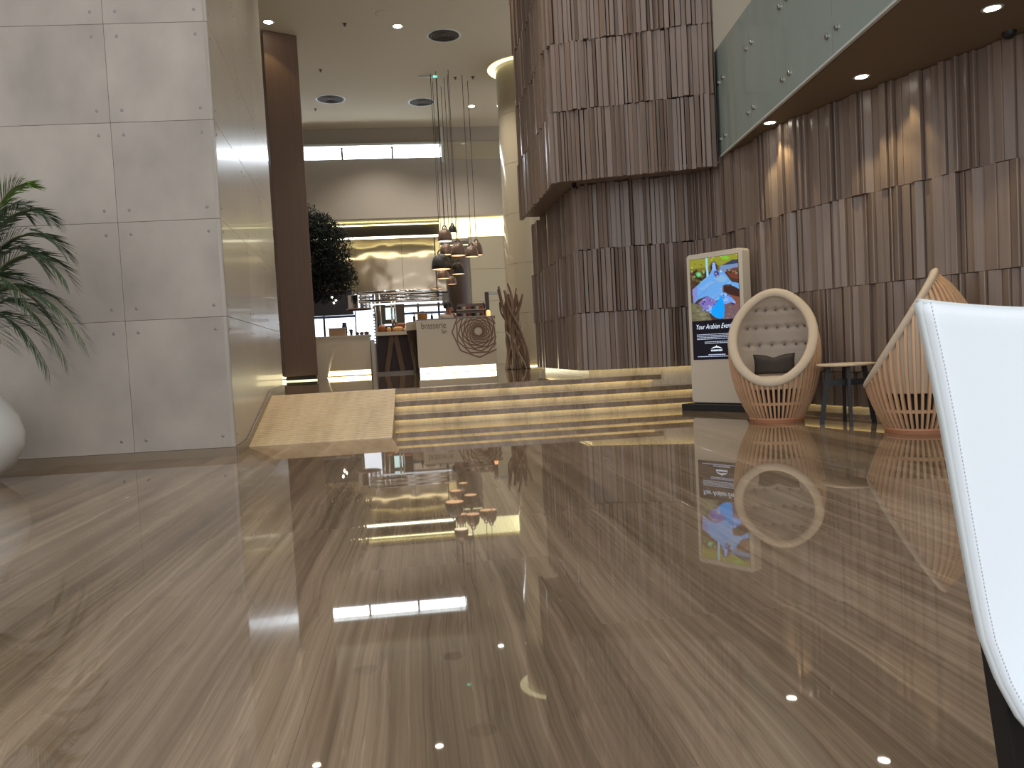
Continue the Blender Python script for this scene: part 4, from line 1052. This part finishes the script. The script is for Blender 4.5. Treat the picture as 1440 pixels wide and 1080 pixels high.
# driftwood bundle
rd = random.Random(12)
dw = thing('driftwood_bundle', 'bundle of tall crooked driftwood branches standing right of the host counter', 'sculpture', (2.30, 18.55, 0.452))
for k in range(26):
    short = k > 17
    bx_, by_ = rd.uniform(-0.30, 0.34), rd.uniform(-0.18, 0.18)
    h = rd.uniform(0.8, 1.35) if short else rd.uniform(1.6, 2.08)
    mx = bx_ * 0.35 + rd.uniform(-0.12, 0.12) - 0.03; tx = rd.uniform(-0.34, 0.26)
    if short: mx = bx_ * 0.6 + rd.uniform(-0.1, 0.1); tx = mx + rd.uniform(-0.2, 0.2)
    wv = lambda a_: rd.uniform(-a_, a_)
    P_ = [(bx_, by_, 0), (bx_ * .75 + mx * .25 + wv(.06), by_ + wv(.05), h * .22), (mx + wv(.07), by_ * .6, h * .45), (mx * .6 + tx * .4 + wv(.09), by_ * .6 + wv(.06), h * .64), (mx * .3 + tx * .7 + wv(.08), by_ + wv(.05), h * .82), (tx, by_ + wv(.05), h)]
    Q = [Vector(p) for p in P_]
    for _ in range(2):
        q2 = [Q[0]]
        for a_, b_ in zip(Q, Q[1:]): q2 += [a_.lerp(b_, .25), a_.lerp(b_, .75)]
        q2.append(Q[-1]); Q = q2
    r0_ = rd.uniform(0.026, 0.045) * (0.8 if short else 1)
    MB().tube(Q, [r0_ * (1 - 0.25 * i / (len(Q) - 1)) for i in range(len(Q))], 8).build('branch', 'drift_pale' if short else 'drift', dw, smooth=True)

# ------------------------------------------------------------------ barista
def skin_obj(name, verts, edges, radii, m_, parent, sub=2, label=None):
    me = bpy.data.meshes.new(name); me.from_pydata(verts, edges, []); o = bpy.data.objects.new(name, me); COL.objects.link(o)
    sk = o.modifiers.new('skin', 'SKIN'); sk.use_smooth_shade = True
    me.skin_vertices.new() if not me.skin_vertices else None
    for i, r_ in enumerate(radii):
        d = me.skin_vertices[0].data[i]; d.radius = (r_, r_) if not isinstance(r_, tuple) else r_; d.use_root = (i == 0)
    o.modifiers.new('sub', 'SUBSURF').levels = sub; o.modifiers['sub'].render_levels = sub
    me.materials.append(MATS[m_]); o.parent = parent
    if label: o['label'] = label
    return o
pe = thing('person', 'dark-haired person in a pale shirt behind the host counter, hand raised to the face', 'person', (0.86, 21.1, 0.45)); pe.scale = (1.03, 1.03, 1.04)
V_ = [(0, 0, 0.95), (0, 0, 1.12), (0, 0.01, 1.30), (0, 0.0, 1.42), (0, -0.01, 1.50), (0, -0.02, 1.58), (0, -0.03, 1.67), (0, -0.02, 1.73),
      (-0.17, 0, 1.42), (-0.22, 0.02, 1.16), (-0.20, -0.14, 0.98), (-0.14, -0.24, 0.98),
      (0.17, 0, 1.42), (0.24, -0.03, 1.18), (0.20, -0.20, 1.33), (0.11, -0.19, 1.48),
      (-0.09, 0, 0.88), (-0.10, -0.01, 0.48), (-0.10, 0.02, 0.08), (-0.11, -0.12, 0.035), (0.09, 0, 0.88), (0.10, -0.01, 0.48), (0.10, 0.02, 0.08), (0.11, -0.12, 0.035)]
E_ = [(0, 1), (1, 2), (2, 3), (3, 4), (4, 5), (5, 6), (6, 7), (3, 8), (8, 9), (9, 10), (10, 11), (3, 12), (12, 13), (13, 14), (14, 15), (0, 16), (16, 17), (17, 18), (18, 19), (0, 20), (20, 21), (21, 22), (22, 23)]
Rr = [(0.15, 0.1), (0.135, 0.10), (0.16, 0.11), (0.12, 0.085), 0.052, 0.07, 0.088, 0.062, 0.062, 0.045, 0.034, 0.03, 0.062, 0.045, 0.034, 0.03, 0.09, 0.06, 0.042, 0.04, 0.09, 0.06, 0.042, 0.04]
skin_obj('body', V_, E_, Rr, 'skin', pe)
Vs = V_[:4] + [V_[8], V_[9], V_[10], V_[12], V_[13], V_[14]]
skin_obj('shirt', Vs, [(0, 1), (1, 2), (2, 3), (3, 4), (4, 5), (5, 6), (3, 7), (7, 8), (8, 9)], [(0.165, 0.115), (0.155, 0.12), (0.18, 0.13), (0.135, 0.10), 0.078, 0.06, 0.046, 0.078, 0.06, 0.046], 'shirt', pe)
skin_obj('trousers', [V_[0]] + V_[16:19] + V_[20:23], [(0, 1), (1, 2), (2, 3), (0, 4), (4, 5), (5, 6)], [(0.17, 0.12), 0.105, 0.075, 0.055, 0.105, 0.075, 0.055], 'trousers', pe)
h_ = MB()
h_.grid(lambda u, v: Vector((0.092 * math.sin(PI * v * 0.66) * math.cos(2 * PI * u) * 1.08, -0.008 + 0.112 * math.sin(PI * v * 0.66) * math.sin(2 * PI * u) + (0.02 if True else 0), 1.675 + 0.122 * math.cos(PI * v * 0.66))), 20, 10, True)
h_.v = [((x) * 1.22, (y + 0.005) * 1.18 , 1.66 + (z - 1.66) * 1.15) for x, y, z in h_.v]
h_.build('hair', 'hair', pe, smooth=True)
for sx_ in (-1, 1):
    MB().blob((sx_ * 0.032, -0.112, 1.655), (0.011, 0.006, 0.006), 8, 6).build('eye', 'hair', pe)
    MB().blob((sx_ * 0.086, -0.01, 1.64), (0.012, 0.022, 0.03), 8, 6).build('ear', 'skin', pe)
MB().blob((0, -0.125, 1.63), (0.012, 0.016, 0.022), 8, 6).build('nose', 'skin', pe)
MB().blob((0, -0.108, 1.592), (0.024, 0.006, 0.007), 8, 6).build('mouth', 'lamp_copper', pe)
for hx, hy, hz, up_ in ((0.105, -0.195, 1.50, 1), (-0.13, -0.26, 0.98, 0)):
    vv = [(hx, hy, hz)]; ee = []; rr_ = [0.026]
    for f in range(4):
        o_ = (f - 1.5) * 0.019; L = (0.066, 0.076, 0.072, 0.056)[f]; n0_ = len(vv)
        if up_: q_ = [(hx + o_, hy, hz + 0.055), (hx + o_ * 1.1 - 0.015, hy - 0.008, hz + 0.055 + L * .55), (hx + o_ * 1.1 - 0.035, hy + 0.008, hz + 0.05 + L)]
        else: q_ = [(hx + o_ + 0.02, hy - 0.05, hz), (hx + o_ * 1.1 + 0.03, hy - 0.05 - L * .6, hz - 0.008), (hx + o_ * 1.1 + 0.035, hy - 0.05 - L, hz - 0.028)]
        vv += q_; ee += [(0, n0_), (n0_, n0_ + 1), (n0_ + 1, n0_ + 2)]; rr_ += [0.011, 0.009, 0.007]
    n0_ = len(vv)
    vv += [(hx - 0.038, hy - 0.015, hz + (0.03 if up_ else 0)), (hx - 0.058, hy - 0.03, hz + (0.055 if up_ else -0.01))]; ee += [(0, n0_), (n0_, n0_ + 1)]; rr_ += [0.012, 0.009]
    skin_obj('hand', vv, ee, rr_, 'skin', pe, 1)

# ------------------------------------------------------------------ bread table
bt = thing('bread_table', 'trestle table of bread with a pale top left of the round counter', 'table', (-0.63, 21.5, 0.45))
MB().box(-0.48, -0.35, 1.03, 0.48, 0.35, 1.13).build('table_top', 'counter_white', bt)
for sx_, tx_ in ((-0.20, -0.04), (0.22, 0.05)):
    MB().bar((sx_ - 0.03, -0.2, 0.06), (tx_, -0.2, 1.03), 0.13, 0.06, up=(0, 1, 0)).build('leg', 'trestle', bt)
MB().box(-0.45, 0.05, 0.06, 0.48, 0.10, 1.03).build('back_board', 'maroon', bt)
MB().box(-0.50, -0.38, 0.0, 0.55, 0.36, 0.06).build('plinth', 'counter_top', bt)
for i, (x, y, z, r_, m_, l_) in enumerate(((-0.93, 21.3, 1.66, (.11, .09, .09), 'bread_brown', 'dark brown round loaf at the left of the bread table'), (-0.745, 21.28, 1.64, (.068, .08, .06), 'bread_gold', 'pale golden roll beside the dark brown loaf'), (-0.50, 21.30, 1.65, (.145, .09, .065), 'bread_gold', 'long golden loaf at the middle of the bread table'), (-0.42, 21.42, 1.76, (.13, .08, .06), 'bread_brown', 'orange brown loaf on top of the bread heap'), (-0.28, 21.28, 1.62, (.08, .07, .045), 'pale_item', 'small white floury roll at the right of the bread table'))):
    o = MB().blob((0, 0, 0), r_, 14, 10).build('bread_loaf', m_, None, smooth=True); o.location = (x, y, 1.58 + r_[2] * 0.98 + (0.11 if i == 3 else 0)); tag(o, l_, 'bread')
    sc_ = MB()
    for q_ in (-0.4, 0, 0.4): sc_.tube([(r_[0] * q_ - 0.02, -r_[1] * 0.3, r_[2] * 0.86), (r_[0] * q_, 0, r_[2] * 0.95), (r_[0] * q_ + 0.02, r_[1] * 0.3, r_[2] * 0.86)], 0.005, 5)
    sc_.build('score_marks', 'pale_item', o)

# ------------------------------------------------------------------ chrome gantry over the kitchen pass
gy = thing('heat_lamp_gantry', 'chrome tubular gantry with a round hood standing behind the bread table', 'gantry', (-0.25, 22.0, 0.45))
for x in (-0.86, -0.73): MB().tube([(x, 0, 0), (x, 0, 2.23)], 0.035, 12).build('post', 'steel', gy, smooth=True)
for x in (-0.42, -0.33): MB().tube([(x, 0.3, 1.1), (x, 0.3, 2.15)], 0.03, 12).build('post', 'chrome', gy, smooth=True)
for z, r_ in ((2.25, 0.045), (2.13, 0.03), (2.02, 0.045)): MB().tube([(-1.3, 0, z), (1.0, 0, z)], r_, 12).build('rail', 'chrome', gy, smooth=True)
MB().box(-1.0, -0.05, 1.90, 1.0, 0.35, 1.94).build('shelf', 'chrome', gy)
MB().box(0.86, -0.03, 1.0, 0.92, 0.03, 2.3).build('end_post', 'dark_item', gy)
MB().lathe([(0.32, 0.0), (0.32, 0.36), (0.30, 0.38), (0.0001, 0.38)], 40, (-1.32, 0.36, 1.84)).build('hood', 'chrome', gy, smooth=False)
MB().lathe([(0.33, -0.03), (0.36, -0.01), (0.33, 0.01)], 40, (-1.32, 0.36, 1.84)).build('hood_rim', 'lamp_copper', gy)
MB().tube([(-1.32, 0.36, 2.18), (-1.32, 0.0, 2.25)], 0.02, 8).build('hood_arm', 'chrome', gy)
wcn = struct_root('wall_white_column', 'white column made to glow for passing daylight, in front of the back windows')
MB().box(-1.95, 26.0, 1.5, -1.40, 26.1, 3.0).build('pane', 'column_glow', wcn)  # upper part of the column glows by itself in place of daylight
MB().box(-1.95, 26.0, 0.45, -1.40, 26.1, 1.495).build('base_panel', 'plaster', wcn)
for k in range(24): MB().box(-1.40, 26.0, 0.6 + k * 0.1, -1.22, 26.03, 0.64 + k * 0.1).build('slat', 'wall_blue', wcn)
MB().box(-1.20, 26.0, 0.45, -1.14, 26.1, 3.0).build('post', 'vent_dark', wcn)
tv = thing('wall_monitor', 'small screen with a pale green picture between the chrome posts', 'screen', (-0.75, 22.9, 1.95))
MB().box(-0.14, 0, 0, 0.14, 0.04, 0.40).build('frame', 'dark_item', tv)
MB().box(-0.12, -0.004, 0.03, 0.12, 0.0, 0.37).build('display', 'green_led', tv).data.materials[0] = mat('screen_mint', (1, 1, 1, 1), emit=(0.45, 0.85, 0.85, 1), es=1.0)
sh = thing('storage_shelf', 'chrome and dark shelving below the small mint screen', 'shelf', (-0.75, 22.95, 0.45))
for z in (0.1, 0.5, 0.9, 1.1, 1.35): MB().box(-0.35, -0.1, z, 0.35, 0.2, z + 0.05).build('shelf_board', 'chrome', sh)
MB().box(-0.42, 0.21, 0, 0.42, 0.24, 2.2).build('back_panel', 'vent_dark', sh)
for x in (-0.33, 0.33): MB().box(x - 0.02, -0.1, 0, x + 0.02, 0.2, 1.48).build('upright', 'dark_item', sh)
kc = thing('kitchen_counter', 'dark kitchen counter with steel top behind the bread table', 'counter', (0.6, 24.5, 0.45))
MB().box(-1.75, 0, 0, 1.3, 0.7, 0.92).build('cabinet', 'dark_item', kc)
MB().box(-1.8, -0.03, 0.92, 1.35, 0.72, 0.97).build('worktop', 'chrome', kc)
for k_ in range(4): MB().box(-1.7 + k_ * 0.76, -0.02, 0.06, -1.0 + k_ * 0.76, 0.0, 0.88).build('door', 'vent_dark', kc)
# big mirror-like canopy and dark pillar
cp = struct_root('wall_kitchen_canopy', 'rippled polished steel panels over the kitchen pass')
for i, (x0, x1, z1) in enumerate(((-4.6, -2.2, 5.54), (-2.19, -0.42, 5.54), (-0.41, 0.86, 5.52), (0.90, 1.30, 5.62))):
    MB().box(x0, 31.0, 3.35, x1, 31.06, z1).build('panel', 'rippled_steel', cp)
MB().box(-4.6, 31.06, 3.3, 1.3, 31.4, 5.7).build('core', 'vent_dark', cp)
dp = struct_root('wall_dark_pillar', 'dark brown pillar behind the pendant lamps')
MB().lathe([(0.40, 0.45), (0.40, 5.2)], 40, (1.66, 30.2, 0)).build('shaft', 'dark_rib', dp, smooth=True)
# dark bulkhead with tiny lights
db = struct_root('trim_4', 'black bulkhead with tiny lights under the tree crown'); db.location = (-2.65, 26.0, 2.35)
MB().box(-3.8, 0, 0, 0.62, 0.3, 0.78).build('box_panel', 'dark_item', db)
for x, z in ((-0.02, 0.58), (0.03, 0.40), (0.10, 0.47)): MB().blob((x, -0.01, z), (0.03, 0.02, 0.03), 8, 6).build('tiny_lamp', 'spot_lamp', db)

# buffet counter on the left
bf = thing('buffet_counter', 'beige buffet counter with a yellow lit foot at the back left', 'counter', (-2.3, 21.5, 0.45))
MB().box(-1.6, 0, 0.16, 1.02, 0.06, 1.05).build('front_panel', 'counter_white', bf)
MB().box(-1.6, 0.06, 0.0, 1.0, 0.8, 1.05).build('carcass', 'counter_top', bf)
MB().box(-1.62, -0.02, 1.05, 1.03, 0.82, 1.09).build('worktop', 'counter_white', bf)
MB().box(-1.6, 0.03, 0.02, 1.0, 0.05, 0.14).build('light_strip', 'warm_strip', bf)
tbx = thing('storage_box', 'tan box on the buffet counter', 'box', (-2.15, 21.8, 1.54))
MB().box(-0.22, -0.12, 0, 0.22, 0.12, 0.20).build('carton', 'tan_box', tbx, bevel=0.01)
MB().box(-0.23, -0.13, 0.20, 0.23, 0.13, 0.225).build('lid', 'pale_item', tbx)
jg = thing('pitcher', 'dark grey pitcher behind the tan box', 'pitcher', (-1.98, 22.05, 1.54))
MB().lathe([(0.0001, 0), (0.07, 0), (0.075, 0.22), (0.055, 0.34), (0.06, 0.38), (0.05, 0.38)], 16).build('vessel', 'dark_item', jg, smooth=True)
MB().tube([(0.06, 0, 0.32), (0.13, 0, 0.30), (0.13, 0, 0.14), (0.07, 0, 0.10)], 0.010, 6).build('handle', 'dark_item', jg)
for k, (x, r_, l_) in enumerate(((-1.78, .05, 'tall dark jar nearest the tan box'), (-1.62, .06, 'small dark bowl, second along the buffet edge'), (-1.50, .06, 'small dark bowl, third along the buffet edge'), (-1.37, .075, 'wide dark bowl near the buffet end'))):
    t = thing('serving_bowl' if k else 'jar', l_, 'bowl' if k else 'jar', (x, 21.75, 1.54))
    hh = 0.16 if k == 0 else 0.07
    MB().lathe([(0.0001, 0), (r_ * .6, 0), (r_, hh), (r_ * .9, hh), (r_ * .5, 0.012)], 16).build('vessel', 'dark_item', t)
    MB().blob((0, 0, hh), (r_ * .5, r_ * .5, 0.02), 10, 6).build('contents', 'bread_brown', t)

# conical planter and dark indoor tree
pl_ = thing('planter', 'tall tapering pale planter beside the brown slab pillar', 'planter', (-2.66, 20.35, 0.45))
MB().lathe([(0.0001, 0), (0.33, 0), (0.60, 0.84), (0.56, 0.84), (0.50, 0.76)], 48).build('vessel', 'counter_white', pl_, smooth=False)
MB().lathe([(0.0001, 0.77), (0.53, 0.77), (0.53, 0.74)], 32).build('soil', 'soil', pl_)
tr = thing('indoor_tree', 'dark bushy indoor tree behind the brown slab pillar', 'tree', (-2.86, 20.45, 1.2))
MB().tube([(0, 0, 0), (0.02, 0.1, 0.7), (0.0, 0.25, 1.4), (0.1, 0.5, 2.4)], [0.07, 0.06, 0.06, 0.03], 10).build('trunk', 'bark', tr, smooth=True)
MB().tube([(0, 0.25, 1.4), (0.4, 0.5, 2.0), (0.7, 0.6, 2.6)], [0.04, 0.03, 0.02], 8).build('branch', 'bark', tr, smooth=True)
rt = random.Random(3); lf = MB()
blobs = [((0.0, 0.7, 3.3), 0.55), ((0.35, 0.6, 2.9), 0.65), ((0.75, 0.6, 2.75), 0.55), ((0.55, 0.6, 3.2), 0.35), ((0.30, 0.6, 2.35), 0.75), ((0.85, 0.5, 2.1), 0.45), ((0.98, 0.5, 1.82), 0.42), ((0.0, 0.6, 2.0), 0.8), ((0.55, 0.5, 1.8), 0.6), ((-0.5, 0.6, 2.6), 0.8), ((-0.1, 0.7, 3.65), 0.32)]
tot = sum(r_ ** 2 for _, r_ in blobs)
for (c, r_) in blobs:
    for _ in range(int(17000 * r_ ** 2 / tot)):
        d = Vector((rt.gauss(0, 1), rt.gauss(0, 1), rt.gauss(0, 1))).normalized(); rad_ = r_ * rt.uniform(0.35, 1.12) ** 0.7
        p = Vector(c) + d * rad_; a_ = Vector((rt.gauss(0, 1), rt.gauss(0, 1), rt.gauss(0, 1))).normalized() * rt.uniform(0.04, 0.075)
        b_ = a_.orthogonal().normalized() * rt.uniform(0.013, 0.022)
        lf.add([p - a_, p + b_, p + a_, p - b_], [(0, 1, 2, 3)])
lf.build('foliage', 'dark_leaf', tr, kind='stuff')

# ------------------------------------------------------------------ pendant lamps
pend = [((0.911, 21.7, 3.99), .20, .36, 'lamp_copper', 'copper bell pendant lamp highest at the left of the cluster', 'lamp_inner_bright'),
        ((0.95, 22.3, 3.70), .18, .32, 'lamp_copper', 'copper bell pendant lamp half hidden just below the highest copper one', 'lamp_inner'),
        ((1.155, 22.2, 4.29), .115, .22, 'lamp_black', 'small black bell pendant lamp against the yellow recess, topmost of the cluster', 'lamp_inner_bright'),
        ((1.244, 21.6, 3.575), .205, .37, 'lamp_copper', 'large copper bell pendant lamp at the centre front of the cluster', 'lamp_inner'),
        ((1.645, 22.02, 3.58), .19, .31, 'lamp_copper', 'squat dark copper bell pendant lamp right of the centre one', 'lamp_inner'),
        ((1.83, 22.5, 3.68), .18, .40, 'lamp_copper', 'tall brown bell pendant lamp furthest right in the cluster', 'lamp_inner'),
        ((0.77, 21.9, 3.25), .27, .44, 'lamp_black', 'largest black bell pendant lamp low on the left of the cluster', 'lamp_inner'),
        ((1.238, 22.0, 3.11), .185, .34, 'lamp_black', 'black bell pendant lamp low at the middle of the cluster', 'lamp_inner'),
        ((0.838, 22.5, 3.05), .18, .26, 'lamp_copper', 'brown pendant lamp peeping out beneath the largest black one', 'lamp_inner'),
        ((1.09, 22.95, 2.92), .14, .24, 'lamp_copper', 'lowest small pendant lamp of the cluster', 'lamp_inner')]
for (x, y, z), r_, h, m_, l_, im in pend:
    t = thing('pendant_lamp', l_, 'pendant lamp', (x, y, z))
    MB().lathe([(r_ * 0.97, 0.0), (r_, 0.005), (r_ * 0.98, h * 0.25), (r_ * 0.93, h * 0.48), (r_ * 0.80, h * 0.70), (r_ * 0.60, h * 0.86), (r_ * 0.36, h * 0.95), (r_ * 0.15, h * 0.99), (0.0001, h)], 32).build('shade', m_, t, smooth=True)
    MB().lathe([(0.0001, 0.02), (r_ * 0.95, 0.006)], 32).build('glowing_inside', im, t)
    MB().tube([(r_ * 0.28 * math.cos(a_), 0, h * 0.93 + r_ * 0.48 * math.sin(a_)) for a_ in [PI * k / 12 for k in range(13)]], 0.018, 8).build('hanging_loop', m_, t, smooth=True)
    MB().tube([(0, 0, h * 0.93 + r_ * 0.48), (0, 0, 8.6 - z)], 0.008, 6).build('cord', 'lamp_black', t)
